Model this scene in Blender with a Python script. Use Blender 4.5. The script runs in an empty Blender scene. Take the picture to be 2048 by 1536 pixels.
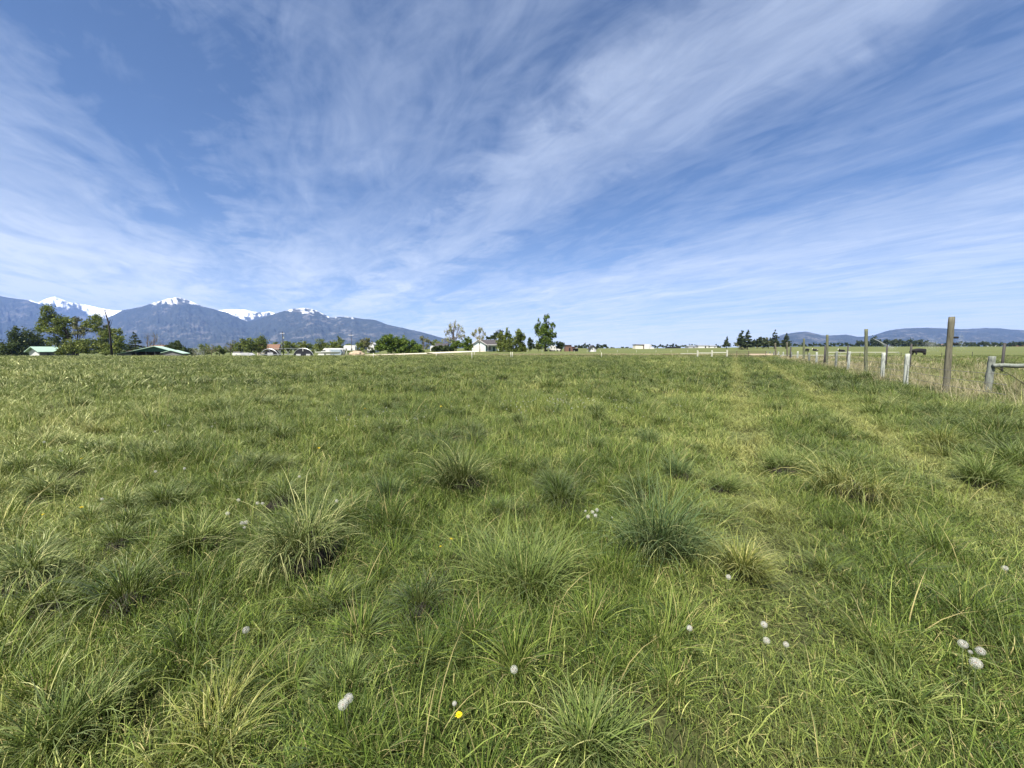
import bpy, bmesh, math, random
import numpy as np
from mathutils import Vector, Matrix, noise as mnoise

rng = np.random.default_rng(11)
random.seed(5)
C = bpy.context.scene.collection
R = math.radians

# ------------------------------------------------------------------ camera model
F = 769.0          # focal length in photo pixels (photo 2048 x 1536)
EYE = 1.5
PITCH = math.atan(69.0 / 769.0)
SP, CP = math.sin(PITCH), math.cos(PITCH)
SUN_AZ, SUN_EL = 207.0, 58.0


def ray(px, py):
    u = (px - 1024) / F
    v = (768 - py) / F
    return np.array([u, CP + v * SP, -SP + v * CP])


def at_z(px, py, z):
    """the point where the view through a photo pixel meets the height z"""
    d = ray(px, py)
    t = (z - EYE) / d[2]
    return d * t + np.array([0, 0, EYE])


def at_y(px, py, Y):
    """the point where the view through a photo pixel is Y metres north of the viewer"""
    d = ray(px, py)
    return d * (Y / d[1]) + np.array([0, 0, EYE])


def sstep(a, b, x):
    t = np.clip((np.asarray(x, float) - a) / (b - a), 0, 1)
    return t * t * (3 - 2 * t)


def ground(x, y):
    x = np.asarray(x, float)
    y = np.asarray(y, float)
    u = x / np.maximum(y, 20.0)
    a = sstep(-0.62, -0.12, u)
    e1 = -1.9 + a * 2.55
    e2 = -3.0 + a * 6.0 + 1.9 * sstep(0.35, 0.8, u)
    k = sstep(62, 185, y)
    k2 = sstep(170, 460, y)
    k3 = sstep(900, 3000, y)
    z = e1 * k * (1 - k2) + e2 * k2 * (1 - k3)
    near = 1 - sstep(30, 90, np.hypot(x, y))
    z = z + near * (0.035 * np.sin(x * 1.7 + 1.3 * np.sin(y * 0.9)) * np.sin(y * 1.3 + x * 0.6)
                    + 0.025 * np.sin(x * 3.9 + y * 1.1) * np.sin(y * 3.3 - x * 0.7))
    z = z + (1 - sstep(12, 30, np.hypot(x, y))) * 0.03 * (np.sin(x * 7.1 + 2 * np.sin(y * 2.3)) * np.sin(y * 6.3 + 1.7 * np.sin(x * 2.9)))
    # shallow wheel ruts of the track
    for (sl, off) in ((0.575, 0.25), (0.60, 2.45)):
        dd = (x - sl * y - off) * 0.86
        z = z - 0.05 * np.exp(-(dd / 0.25) ** 2) * near
    return z


def gz(x, y):
    return float(ground(x, y))


# ------------------------------------------------------------------ object helpers
def tag(o, label=None, cat=None, group=None, kind=None):
    if label: o['label'] = label
    if cat: o['category'] = cat
    if group: o['group'] = group
    if kind: o['kind'] = kind
    return o


def empty(name, loc, az=180.0):
    """an Empty at the base of a thing; its local -y faces the compass direction az (180 = towards the viewer)"""
    o = bpy.data.objects.new(name, None)
    C.objects.link(o)
    o.location = loc
    o.rotation_euler = (0, 0, -R(az - 180.0))
    o.empty_display_size = 0.3
    return o


def link(name, me, mat=None, parent=None, smooth=False):
    o = bpy.data.objects.new(name, me)
    C.objects.link(o)
    if mat is not None and not me.materials:
        me.materials.append(mat)
    if parent is not None:
        o.parent = parent
    if smooth:
        me.polygons.foreach_set('use_smooth', [True] * len(me.polygons))
    return o


class MB:
    def __init__(s):
        s.v = []
        s.f = []

    def add(s, vs, fs):
        n = len(s.v)
        s.v += [tuple(p) for p in vs]
        s.f += [tuple(i + n for i in f) for f in fs]
        return s

    def box(s, x0, x1, y0, y1, z0, z1):
        return s.add([(x0, y0, z0), (x1, y0, z0), (x1, y1, z0), (x0, y1, z0),
                      (x0, y0, z1), (x1, y0, z1), (x1, y1, z1), (x0, y1, z1)],
                     [(3, 2, 1, 0), (4, 5, 6, 7), (0, 1, 5, 4), (1, 2, 6, 5), (2, 3, 7, 6), (3, 0, 4, 7)])

    def prism(s, poly, y0, y1):
        """poly: list of (x, z), extruded along y"""
        n = len(poly)
        vs = [(x, y0, z) for x, z in poly] + [(x, y1, z) for x, z in poly]
        fs = [tuple(range(n)), tuple(range(2 * n - 1, n - 1, -1))]
        fs += [(i, i + n, (i + 1) % n + n, (i + 1) % n) for i in range(n)]
        return s.add(vs, fs)

    def prismx(s, poly, x0, x1):
        """poly: list of (y, z), extruded along x"""
        n = len(poly)
        vs = [(x0, y, z) for y, z in poly] + [(x1, y, z) for y, z in poly]
        fs = [tuple(range(n - 1, -1, -1)), tuple(range(n, 2 * n))]
        fs += [(i, (i + 1) % n, (i + 1) % n + n, i + n) for i in range(n)]
        return s.add(vs, fs)

    def tube(s, pts, rad, n=6, cap=True):
        pts = [Vector(p) for p in pts]
        if not hasattr(rad, '__len__'):
            rad = [rad] * len(pts)
        base = len(s.v)
        for i, p in enumerate(pts):
            d = (pts[min(i + 1, len(pts) - 1)] - pts[max(i - 1, 0)]).normalized()
            ref = Vector((0, 0, 1)) if abs(d.z) < 0.9 else Vector((1, 0, 0))
            a = d.cross(ref).normalized()
            b = d.cross(a).normalized()
            for k in range(n):
                t = 2 * math.pi * k / n
                s.v.append(tuple(p + (a * math.cos(t) + b * math.sin(t)) * rad[i]))
        for i in range(len(pts) - 1):
            for k in range(n):
                k2 = (k + 1) % n
                s.f.append((base + i * n + k, base + i * n + k2, base + (i + 1) * n + k2, base + (i + 1) * n + k))
        if cap:
            s.f.append(tuple(base + k for k in range(n - 1, -1, -1)))
            s.f.append(tuple(base + (len(pts) - 1) * n + k for k in range(n)))
        return s

    def build(s, name, mat, parent=None, smooth=False):
        me = bpy.data.meshes.new(name)
        me.from_pydata(s.v, [], s.f)
        bm = bmesh.new()
        bm.from_mesh(me)
        bmesh.ops.recalc_face_normals(bm, faces=bm.faces)
        bm.to_mesh(me)
        bm.free()
        return link(name, me, mat, parent, smooth)


def quads_mesh(name, V, Q, attrs=None, smooth=False):
    """fast mesh from numpy arrays: V (n,3), Q (m,4), per-vertex float attributes"""
    V = np.ascontiguousarray(V, np.float32)
    Q = np.ascontiguousarray(Q, np.int32)
    me = bpy.data.meshes.new(name)
    me.vertices.add(len(V))
    me.vertices.foreach_set('co', V.ravel())
    me.loops.add(Q.size)
    me.loops.foreach_set('vertex_index', Q.ravel())
    me.polygons.add(len(Q))
    me.polygons.foreach_set('loop_start', np.arange(0, Q.size, 4, dtype=np.int32))
    if smooth:
        me.polygons.foreach_set('use_smooth', np.ones(len(Q), bool))
    for k, a in (attrs or {}).items():
        at = me.attributes.new(k, 'FLOAT', 'POINT')
        at.data.foreach_set('value', np.ascontiguousarray(a, np.float32))
    me.update(calc_edges=True)
    return me


# ------------------------------------------------------------------ materials
class NT:
    """small node-tree helper"""
    def __init__(s, nt):
        s.nt = nt

    def n(s, typ, **kw):
        nd = s.nt.nodes.new(typ)
        for k, v in kw.items():
            if k.startswith('i_'):
                nd.inputs[k[2:].replace('_', ' ')].default_value = v
            else:
                setattr(nd, k, v)
        return nd

    def l(s, a, b):
        s.nt.links.new(a, b)

    def math(s, op, a, b=None, c=None, clamp=False):
        nd = s.n('ShaderNodeMath', operation=op, use_clamp=clamp)
        for i, x in enumerate((a, b, c)):
            if x is None: continue
            if isinstance(x, (int, float)): nd.inputs[i].default_value = x
            else: s.l(x, nd.inputs[i])
        return nd.outputs[0]

    def mix(s, fac, a, b, blend='MIX'):
        nd = s.n('ShaderNodeMix', data_type='RGBA', blend_type=blend)
        for sock, x in ((nd.inputs[0], fac), (nd.inputs[6], a), (nd.inputs[7], b)):
            if isinstance(x, (int, float)): sock.default_value = x
            elif isinstance(x, (tuple, list)): sock.default_value = tuple(x) + ((1,) if len(x) == 3 else ())
            else: s.l(x, sock)
        return nd.outputs[2]

    def ramp(s, fac, stops, interp='LINEAR'):
        nd = s.n('ShaderNodeValToRGB')
        nd.color_ramp.interpolation = interp
        els = nd.color_ramp.elements
        while len(els) < len(stops): els.new(0.5)
        for e, (p, c) in zip(els, stops):
            e.position = p
            e.color = tuple(c) + ((1,) if len(c) == 3 else ())
        s.l(fac, nd.inputs[0])
        return nd.outputs[0]

    def noise(s, vec, scale, detail=4, rough=0.55, dist=0.0, dim='3D'):
        nd = s.n('ShaderNodeTexNoise', noise_dimensions=dim)
        nd.inputs['Scale'].default_value = scale
        nd.inputs['Detail'].default_value = detail
        nd.inputs['Roughness'].default_value = rough
        nd.inputs['Distortion'].default_value = dist
        if vec is not None: s.l(vec, nd.inputs['Vector'])
        return nd.outputs[0]

    def mrange(s, x, a, b, c=0.0, d=1.0, smooth=False):
        nd = s.n('ShaderNodeMapRange', interpolation_type='SMOOTHSTEP' if smooth else 'LINEAR')
        for i, v in enumerate((a, b, c, d)): nd.inputs[i + 1].default_value = v
        s.l(x, nd.inputs[0])
        return nd.outputs[0]


def new_mat(name):
    m = bpy.data.materials.new(name)
    m.use_nodes = True
    nt = m.node_tree
    nt.nodes.clear()
    out = nt.nodes.new('ShaderNodeOutputMaterial')
    return m, NT(nt), out


def plain(name, col, rough=0.7, var=0.15, scale=6.0, metal=0.0, streak=None, spec=0.3):
    """solid surface with some uneven colour of its own (wear, grain, dust)"""
    m, t, out = new_mat(name)
    b = t.n('ShaderNodeBsdfPrincipled')
    b.inputs['Roughness'].default_value = rough
    b.inputs['Metallic'].default_value = metal
    b.inputs['Specular IOR Level'].default_value = spec
    tc = t.n('ShaderNodeTexCoord')
    vec = tc.outputs['Object']
    if streak:
        mp = t.n('ShaderNodeMapping')
        mp.inputs['Scale'].default_value = streak
        t.l(vec, mp.inputs['Vector'])
        vec = mp.outputs[0]
    nz = t.noise(vec, scale, 5, 0.6)
    lo = tuple(c * (1 - var * 1.6) for c in col)
    hi = tuple(min(1, c * (1 + var)) for c in col)
    c = t.ramp(nz, [(0.25, lo), (0.5, col), (0.78, hi)])
    t.l(c, b.inputs['Base Color'])
    bp = t.n('ShaderNodeBump')
    bp.inputs['Strength'].default_value = 0.25
    bp.inputs['Distance'].default_value = 0.02
    t.l(nz, bp.inputs['Height'])
    t.l(bp.outputs[0], b.inputs['Normal'])
    t.l(b.outputs[0], out.inputs['Surface'])
    return m


def blade_mat(name, stops, patch=True, gloss=0.24, trans=0.2, tint=None, clear=0.0, tip=0.0):
    """leaf / grass blade: colour varies per blade (attribute rnd), towards the root and in patches over the field"""
    m, t, out = new_mat(name)
    rnd = t.n('ShaderNodeAttribute', attribute_name='rnd').outputs['Fac']
    hh = t.n('ShaderNodeAttribute', attribute_name='h').outputs['Fac']
    geo = t.n('ShaderNodeNewGeometry')
    oi = t.n('ShaderNodeObjectInfo')
    x = rnd
    if patch:
        n1 = t.noise(geo.outputs['Position'], 0.55, 3, 0.6)
        n2 = t.noise(geo.outputs['Position'], 0.09, 2, 0.5)
        a = t.math('MULTIPLY_ADD', t.math('SUBTRACT', n1, 0.5), 0.75, t.math('MULTIPLY', t.math('SUBTRACT', n2, 0.5), 0.95))
        b = t.math('MULTIPLY_ADD', t.math('SUBTRACT', oi.outputs['Random'], 0.5), 0.22, a)
        x = t.math('ADD', t.math('MULTIPLY_ADD', rnd, 0.86, 0.07), b, clamp=True)
    col = t.ramp(x, stops)
    if patch:
        # straw coloured dead blades stay dead wherever they stand
        dry = t.math('GREATER_THAN', rnd, 0.93)
        col = t.mix(t.math('MULTIPLY', dry, 0.85), col, (0.30, 0.25, 0.12))
        # wheel tracks: pale, dry, thin grass
        sep = t.n('ShaderNodeSeparateXYZ')
        t.l(geo.outputs['Position'], sep.inputs[0])
        tr = None
        wob = t.math('MULTIPLY', t.math('SUBTRACT', t.noise(geo.outputs['Position'], 1.1, 2, 0.5), 0.5), 0.9)
        for (sl, off, w) in ((0.575, 0.25, 0.36), (0.60, 2.45, 0.32)):
            dd = t.math('ADD', t.math('SUBTRACT', t.math('SUBTRACT', sep.outputs[0], t.math('MULTIPLY', sep.outputs[1], sl)), off), wob)
            q = t.math('POWER', 2.718, t.math('MULTIPLY', t.math('POWER', t.math('DIVIDE', t.math('ABSOLUTE', dd), w), 2.0), -1.0))
            tr = q if tr is None else t.math('MAXIMUM', tr, q)
        gap = t.mrange(t.noise(geo.outputs['Position'], 0.8, 3, 0.6), 0.38, 0.62, 0.45, 1.0, True)
        col = t.mix(t.math('MULTIPLY', t.math('MULTIPLY', tr, gap), t.math('MULTIPLY', t.math('MULTIPLY_ADD', rnd, 0.6, 0.3), t.mrange(sep.outputs[1], 1.5, 6.0, 0.35, 1.0, True))), col, (0.33, 0.32, 0.11))
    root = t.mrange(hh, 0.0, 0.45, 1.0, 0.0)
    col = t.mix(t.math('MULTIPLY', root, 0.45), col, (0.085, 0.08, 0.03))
    if tip:
        # blade ends dry and pale; also paints in the contrast of lit tips
        col = t.mix(t.math('MULTIPLY', t.mrange(hh, 0.45, 1.0, 0.0, 1.0), tip), col, (0.40, 0.41, 0.21))
    if tint:
        col = t.mix(0.5, col, tint)
    d = t.n('ShaderNodeBsdfDiffuse')
    tr_ = t.n('ShaderNodeBsdfTranslucent')
    g = t.n('ShaderNodeBsdfGlossy')
    g.inputs['Roughness'].default_value = 0.42
    g.inputs['Color'].default_value = (0.80, 0.82, 0.48, 1)
    t.l(col, d.inputs['Color'])
    ct = t.mix(0.35, col, (0.16, 0.19, 0.02))
    t.l(ct, tr_.inputs['Color'])
    m1 = t.n('ShaderNodeMixShader')
    m1.inputs[0].default_value = trans
    t.l(d.outputs[0], m1.inputs[1])
    t.l(tr_.outputs[0], m1.inputs[2])
    fr = t.n('ShaderNodeFresnel')
    fr.inputs['IOR'].default_value = 1.4
    m2 = t.n('ShaderNodeMixShader')
    t.l(t.math('MULTIPLY', fr.outputs[0], gloss, clamp=True), m2.inputs[0])
    t.l(m1.outputs[0], m2.inputs[1])
    t.l(g.outputs[0], m2.inputs[2])
    last = m2
    if clear:
        tp = t.n('ShaderNodeBsdfTransparent')
        last = t.n('ShaderNodeMixShader')
        last.inputs[0].default_value = clear
        t.l(m2.outputs[0], last.inputs[1])
        t.l(tp.outputs[0], last.inputs[2])
    t.l(last.outputs[0], out.inputs['Surface'])
    return m


GRASS = [(0.05, (0.020, 0.040, 0.010)), (0.30, (0.050, 0.088, 0.017)), (0.52, (0.108, 0.158, 0.030)),
         (0.75, (0.225, 0.272, 0.070)), (0.95, (0.46, 0.45, 0.17))]
DARKG = [(0.05, (0.018, 0.036, 0.008)), (0.35, (0.044, 0.078, 0.013)), (0.62, (0.092, 0.138, 0.022)),
         (0.85, (0.21, 0.25, 0.06)), (1.0, (0.43, 0.42, 0.18))]
HUMM = [(0.05, (0.012, 0.026, 0.007)), (0.35, (0.028, 0.054, 0.011)), (0.62, (0.062, 0.098, 0.018)),
        (0.85, (0.17, 0.205, 0.055)), (1.0, (0.42, 0.42, 0.19))]
M = {}
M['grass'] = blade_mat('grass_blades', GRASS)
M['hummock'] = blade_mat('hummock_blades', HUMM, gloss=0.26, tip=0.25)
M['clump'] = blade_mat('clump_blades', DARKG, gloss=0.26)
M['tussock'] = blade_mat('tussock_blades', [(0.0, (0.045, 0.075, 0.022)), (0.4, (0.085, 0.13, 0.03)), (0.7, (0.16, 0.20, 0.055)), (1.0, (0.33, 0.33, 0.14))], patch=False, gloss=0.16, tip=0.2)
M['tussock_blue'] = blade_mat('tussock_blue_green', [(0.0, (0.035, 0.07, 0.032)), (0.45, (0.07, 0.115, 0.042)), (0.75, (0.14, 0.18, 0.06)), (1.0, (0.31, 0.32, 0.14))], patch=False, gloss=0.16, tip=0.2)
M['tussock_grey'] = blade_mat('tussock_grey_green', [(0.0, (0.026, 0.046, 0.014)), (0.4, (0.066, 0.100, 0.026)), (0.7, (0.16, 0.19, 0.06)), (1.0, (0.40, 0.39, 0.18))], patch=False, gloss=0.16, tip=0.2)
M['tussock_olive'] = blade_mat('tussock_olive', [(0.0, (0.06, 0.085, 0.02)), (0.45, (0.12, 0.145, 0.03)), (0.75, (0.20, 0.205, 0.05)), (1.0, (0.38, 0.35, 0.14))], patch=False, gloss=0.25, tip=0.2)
M['straw'] = blade_mat('dry_straw', [(0.0, (0.12, 0.12, 0.05)), (0.3, (0.22, 0.19, 0.10)), (0.65, (0.36, 0.31, 0.19)), (1.0, (0.52, 0.46, 0.32))], patch=False, trans=0.25)
M['leaf_dark'] = blade_mat('leaves_dark', [(0.0, (0.019, 0.032, 0.014)), (0.5, (0.038, 0.057, 0.022)), (1.0, (0.068, 0.088, 0.036))], patch=False, gloss=0.05)
M['leaf_mid'] = blade_mat('leaves_olive', [(0.0, (0.049, 0.068, 0.020)), (0.5, (0.106, 0.138, 0.035)), (1.0, (0.211, 0.227, 0.065))], patch=False, gloss=0.05)
M['leaf_bright'] = blade_mat('leaves_fresh_green', [(0.0, (0.040, 0.066, 0.014)), (0.5, (0.078, 0.126, 0.023)), (1.0, (0.156, 0.198, 0.043))], patch=False, gloss=0.05)
M['leaf_pale'] = blade_mat('leaves_pale_buds', [(0.0, (0.135, 0.135, 0.060)), (0.5, (0.243, 0.243, 0.096)), (1.0, (0.378, 0.365, 0.156))], patch=False, gloss=0.05)
M['needle'] = blade_mat('pine_needles', [(0.0, (0.019, 0.030, 0.017)), (0.5, (0.043, 0.061, 0.031)), (1.0, (0.088, 0.105, 0.054))], patch=False, gloss=0.05)
M['leaf_grey'] = blade_mat('leaves_grey_green', [(0.0, (0.068, 0.074, 0.042)), (0.5, (0.135, 0.142, 0.072)), (1.0, (0.230, 0.230, 0.120))], patch=False, gloss=0.05)
M['bark'] = plain('bark', (0.10, 0.082, 0.062), 0.9, 0.3, 3.0)
M['bark_dark'] = plain('bark_dark', (0.035, 0.03, 0.026), 0.9, 0.3, 3.0)
M['bark_pale'] = plain('bark_pale', (0.27, 0.24, 0.19), 0.9, 0.25, 3.0)
M['twig'] = plain('bare_twigs', (0.13, 0.10, 0.085), 0.9, 0.3, 3.0)
M['wood_old'] = plain('old_wood', (0.105, 0.10, 0.072), 0.9, 0.45, 5.0, streak=(4, 4, 0.5))
M['wood_moss'] = plain('mossy_wood', (0.105, 0.115, 0.070), 0.9, 0.45, 5.0, streak=(4, 4, 0.6))
M['post_white'] = plain('weathered_white_post', (0.30, 0.32, 0.285), 0.85, 0.5, 7.0, streak=(3, 3, 0.7))
M['post_grey'] = plain('treated_grey_green_post', (0.15, 0.165, 0.145), 0.85, 0.5, 6.0, streak=(3, 3, 0.7))
M['white'] = plain('white_paint', (0.52, 0.52, 0.50), 0.5, 0.05, 2.0)
M['white_plastic'] = plain('white_plastic', (0.40, 0.40, 0.33), 0.5, 0.1, 3.0)
M['cream'] = plain('cream_paint', (0.62, 0.57, 0.46), 0.7, 0.1, 2.0)
M['aqua'] = plain('pale_aqua_siding', (0.50, 0.60, 0.60), 0.65, 0.08, 2.0)
M['shingle'] = plain('grey_shingles', (0.05, 0.046, 0.05), 0.9, 0.25, 3.0)
M['roof_green'] = plain('green_metal_roof', (0.36, 0.50, 0.40), 0.45, 0.12, 1.5, streak=(3, 0.3, 1))
M['green_dark'] = plain('dark_green_boards', (0.03, 0.075, 0.06), 0.8, 0.2, 2.0)
M['board_grey'] = plain('grey_boards', (0.15, 0.145, 0.15), 0.85, 0.3, 3.0, streak=(1, 1, 3))
M['board_brown'] = plain('brown_boards', (0.10, 0.065, 0.05), 0.85, 0.3, 3.0, streak=(1, 1, 3))
M['brick'] = plain('red_brown_boards', (0.14, 0.08, 0.062), 0.85, 0.25, 3.0)
M['roof_orange'] = plain('orange_roof', (0.15, 0.085, 0.058), 0.8, 0.2, 2.0)
M['pink'] = plain('pink_stucco', (0.36, 0.25, 0.21), 0.8, 0.12, 2.0)
M['black'] = plain('black_tarp', (0.012, 0.013, 0.018), 0.7, 0.3, 2.0)
M['dark'] = plain('dark_interior', (0.008, 0.008, 0.01), 0.9, 0.2, 2.0)
M['glass'] = plain('dark_glass', (0.02, 0.03, 0.035), 0.12, 0.1, 2.0, spec=0.6)
M['metal'] = plain('galvanised_metal', (0.45, 0.47, 0.48), 0.4, 0.15, 3.0, metal=0.6)
M['steel_rust'] = plain('rusty_pipe', (0.075, 0.05, 0.042), 0.8, 0.35, 6.0)
M['steel_dark'] = plain('dark_steel', (0.035, 0.033, 0.033), 0.7, 0.3, 5.0)
M['wire'] = plain('fence_wire', (0.16, 0.15, 0.14), 0.6, 0.2, 5.0, metal=0.3)
M['grey_blue'] = plain('grey_blue_fabric', (0.24, 0.29, 0.34), 0.7, 0.12, 2.0)
M['grey_light'] = plain('light_grey_panel', (0.36, 0.36, 0.38), 0.7, 0.12, 2.0)
M['tan'] = plain('tan_dirt', (0.30, 0.235, 0.165), 0.95, 0.25, 0.8)
M['gravel'] = plain('pale_gravel', (0.50, 0.45, 0.36), 0.95, 0.15, 0.6)
M['cow_black'] = plain('black_hide', (0.010, 0.009, 0.010), 0.6, 0.3, 5.0)
M['cow_white'] = plain('white_hide', (0.6, 0.56, 0.5), 0.7, 0.1, 5.0)
M['water'] = blade_mat('water_drops', [(0.0, (0.80, 0.84, 0.88)), (1.0, (0.92, 0.94, 0.96))], patch=False, gloss=0.0, trans=0.5, clear=0.45)
M['petal'] = plain('yellow_petals', (0.82, 0.62, 0.01), 0.6, 0.12, 300.0)
M['stem'] = plain('pale_green_stem', (0.095, 0.12, 0.045), 0.6, 0.15, 60.0)
M['core'] = plain('brown_seed_core', (0.20, 0.13, 0.08), 0.9, 0.3, 300.0)
M['pappus'] = blade_mat('white_seed_down', [(0.0, (0.74, 0.73, 0.68)), (1.0, (0.92, 0.91, 0.88))], patch=False, gloss=0.0, trans=0.6, clear=0.25)
M['shade_thatch'] = plain('dark_shade_thatch', (0.018, 0.016, 0.011), 0.95, 0.5, 30.0)  # near-black old growth; its tone also paints the shade in tussock hollows
# ------------------------------------------------------------------ ground
def sgrid(lim0, lim1, n, k):
    t = np.linspace(-1, 1, n)
    s = np.sinh(t * k) / math.sinh(k)
    return np.where(s < 0, s * -lim0, s * lim1)


def build_ground():
    xs = sgrid(-15500, 15500, 300, 9.2)
    ys = sgrid(-600, 15500, 340, 9.2)
    X, Y = np.meshgrid(xs, ys)
    Z = ground(X, Y)
    V = np.stack([X, Y, Z], -1).reshape(-1, 3)
    nx, ny = len(xs), len(ys)
    i = np.arange(nx * ny).reshape(ny, nx)
    Q = np.stack([i[:-1, :-1], i[:-1, 1:], i[1:, 1:], i[1:, :-1]], -1).reshape(-1, 4)
    me = quads_mesh('ground', V, Q, smooth=True)
    m, t, out = new_mat('pasture_ground')
    geo = t.n('ShaderNodeNewGeometry')
    P = geo.outputs['Position']
    sep = t.n('ShaderNodeSeparateXYZ')
    t.l(P, sep.inputs[0])
    # thatch and soil under the grass
    n1 = t.noise(P, 9.0, 6, 0.65)
    soil = t.ramp(n1, [(0.3, (0.030, 0.034, 0.014)), (0.55, (0.05, 0.056, 0.021)), (0.75, (0.085, 0.078, 0.035))])
    # open pasture farther off: clumps, grazed patches, pale seed heads
    n2 = t.noise(P, 0.9, 6, 0.7)
    n3 = t.noise(P, 0.035, 4, 0.55)
    n4 = t.noise(P, 4.5, 3, 0.7)
    f = t.math('ADD', t.math('MULTIPLY', n2, 0.45), t.math('ADD', t.math('MULTIPLY', n3, 0.35), t.math('MULTIPLY', n4, 0.25)))
    past = t.ramp(f, [(0.34, (0.055, 0.070, 0.024)), (0.5, (0.090, 0.108, 0.036)), (0.62, (0.130, 0.138, 0.054)), (0.74, (0.20, 0.19, 0.09))])
    dist = t.n('ShaderNodeVectorMath', operation='LENGTH')
    t.l(P, dist.inputs[0])
    far = t.mrange(dist.outputs['Value'], 25, 70, 0, 1, True)
    col = t.mix(far, soil, past)
    b = t.n('ShaderNodeBsdfPrincipled')
    b.inputs['Roughness'].default_value = 0.95
    b.inputs['Specular IOR Level'].default_value = 0.1
    t.l(col, b.inputs['Base Color'])
    bp = t.n('ShaderNodeBump')
    bp.inputs['Strength'].default_value = 0.9
    bp.inputs['Distance'].default_value = 0.35
    t.l(t.math('ADD', n2, t.math('MULTIPLY', n4, 0.4)), bp.inputs['Height'])
    t.l(bp.outputs[0], b.inputs['Normal'])
    t.l(b.outputs[0], out.inputs['Surface'])
    link('ground', me, m)
    tag(bpy.data.objects['ground'], 'green pasture ground running out to the valley', 'ground', kind='structure')


build_ground()


def sheet(name, label, pts, width, mat, lift=0.02, jitter=0.15, crown=0.0):
    """a strip of bare ground along a line of points (x, y, half width)"""
    L = []
    for (x0, y0), (x1, y1) in zip(pts[:-1], pts[1:]):
        n = max(2, int(math.hypot(x1 - x0, y1 - y0) / 1.5))
        for k in range(n):
            L.append((x0 + (x1 - x0) * k / n, y0 + (y1 - y0) * k / n))
    L.append(pts[-1])
    v, f = [], []
    for i, (x, y) in enumerate(L):
        a = L[max(0, i - 1)]
        b = L[min(len(L) - 1, i + 1)]
        d = Vector((b[0] - a[0], b[1] - a[1], 0)).normalized()
        nrm = Vector((-d.y, d.x, 0))
        for s in (-1, -0.33, 0.33, 1):
            w = width * 0.5 * s * (1 + random.uniform(-jitter, jitter))
            px, py = x + nrm.x * w, y + nrm.y * w
            v.append((px, py, gz(px, py) + lift + (crown if abs(s) < .5 else 0)))
        if i:
            for k in range(3):
                q = (i - 1) * 4 + k
                f.append((q, q + 1, q + 5, q + 4))
    me = bpy.data.meshes.new(name)
    me.from_pydata(v, [], f)
    o = link(name, me, mat, smooth=True)
    return tag(o, label, 'track', kind='structure')


# ------------------------------------------------------------------ grass blades
def blades(n, base, az, tilt, length, width, curve, nseg=3, rg=None, wig=0.25, rnd=None, roll=0.6, dirt=0.0):
    """n ribbons: base (n,3), compass az, starting tilt from upright, extra bend over the length"""
    rg = rg or rng
    s = np.linspace(0, 1, nseg + 1)
    P = np.zeros((n, nseg + 1, 3))
    P[:, 0] = base
    th = tilt[:, None] + curve[:, None] * s[None, :] ** 1.3
    azz = az[:, None] + wig * rg.normal(size=(n, 1)) * s[None, :]
    step = length[:, None] / nseg
    for k in range(nseg):
        tm = 0.5 * (th[:, k] + th[:, k + 1])
        am = 0.5 * (azz[:, k] + azz[:, k + 1])
        P[:, k + 1, 0] = P[:, k, 0] + step[:, 0] * np.sin(tm) * np.cos(am)
        P[:, k + 1, 1] = P[:, k, 1] + step[:, 0] * np.sin(tm) * np.sin(am)
        P[:, k + 1, 2] = P[:, k, 2] + step[:, 0] * np.cos(tm)
    perp = np.stack([-np.sin(azz), np.cos(azz), np.zeros_like(azz)], -1)
    nrm = np.stack([np.cos(th) * np.cos(azz), np.cos(th) * np.sin(azz), -np.sin(th)], -1)
    ro = rg.normal(size=(n, 1, 1)) * roll
    side = perp * np.cos(ro) + nrm * np.sin(ro)
    prof = np.clip((1 - s ** 2.2), 0.06, 1) * (0.75 + 0.25 * np.minimum(1, s * 4))
    w = (width[:, None] * prof[None, :] * 0.5)[..., None]
    V = np.stack([P - side * w, P + side * w], 2).reshape(-1, 3)
    b0 = (np.arange(n) * (nseg + 1) * 2)[:, None]
    k = (np.arange(nseg) * 2)[None, :]
    q = b0 + k
    Q = np.stack([q, q + 1, q + 3, q + 2], -1).reshape(-1, 4)
    if rnd is None:
        rnd = rg.random(n)
    RN = np.repeat(rnd, (nseg + 1) * 2)
    H = np.tile(np.repeat(s, 2), n)
    return V, Q, RN, H


def merge(parts):
    V, Q, RN, H = [], [], [], []
    o = 0
    for v, q, r, h in parts:
        V.append(v); Q.append(q + o); RN.append(r); H.append(h)
        o += len(v)
    return np.concatenate(V), np.concatenate(Q), np.concatenate(RN), np.concatenate(H)


def disc(n, r, rg=None, p=0.5):
    rg = rg or rng
    a = rg.random(n) * 2 * np.pi
    d = r * rg.random(n) ** p
    return np.stack([np.cos(a) * d, np.sin(a) * d, np.zeros(n)], -1), a


protos = []
pcol = bpy.data.collections.new('grass_tufts')


def proto(key, V, Q, RN, H, mat):
    me = quads_mesh('tuft_' + key, V, Q, {'rnd': RN, 'h': H}, smooth=True)
    me.materials.append(mat)
    o = bpy.data.objects.new('tuft_%02d_%s' % (len(protos), key), me)
    pcol.objects.link(o)
    protos.append(key)
    return len(protos) - 1


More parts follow.
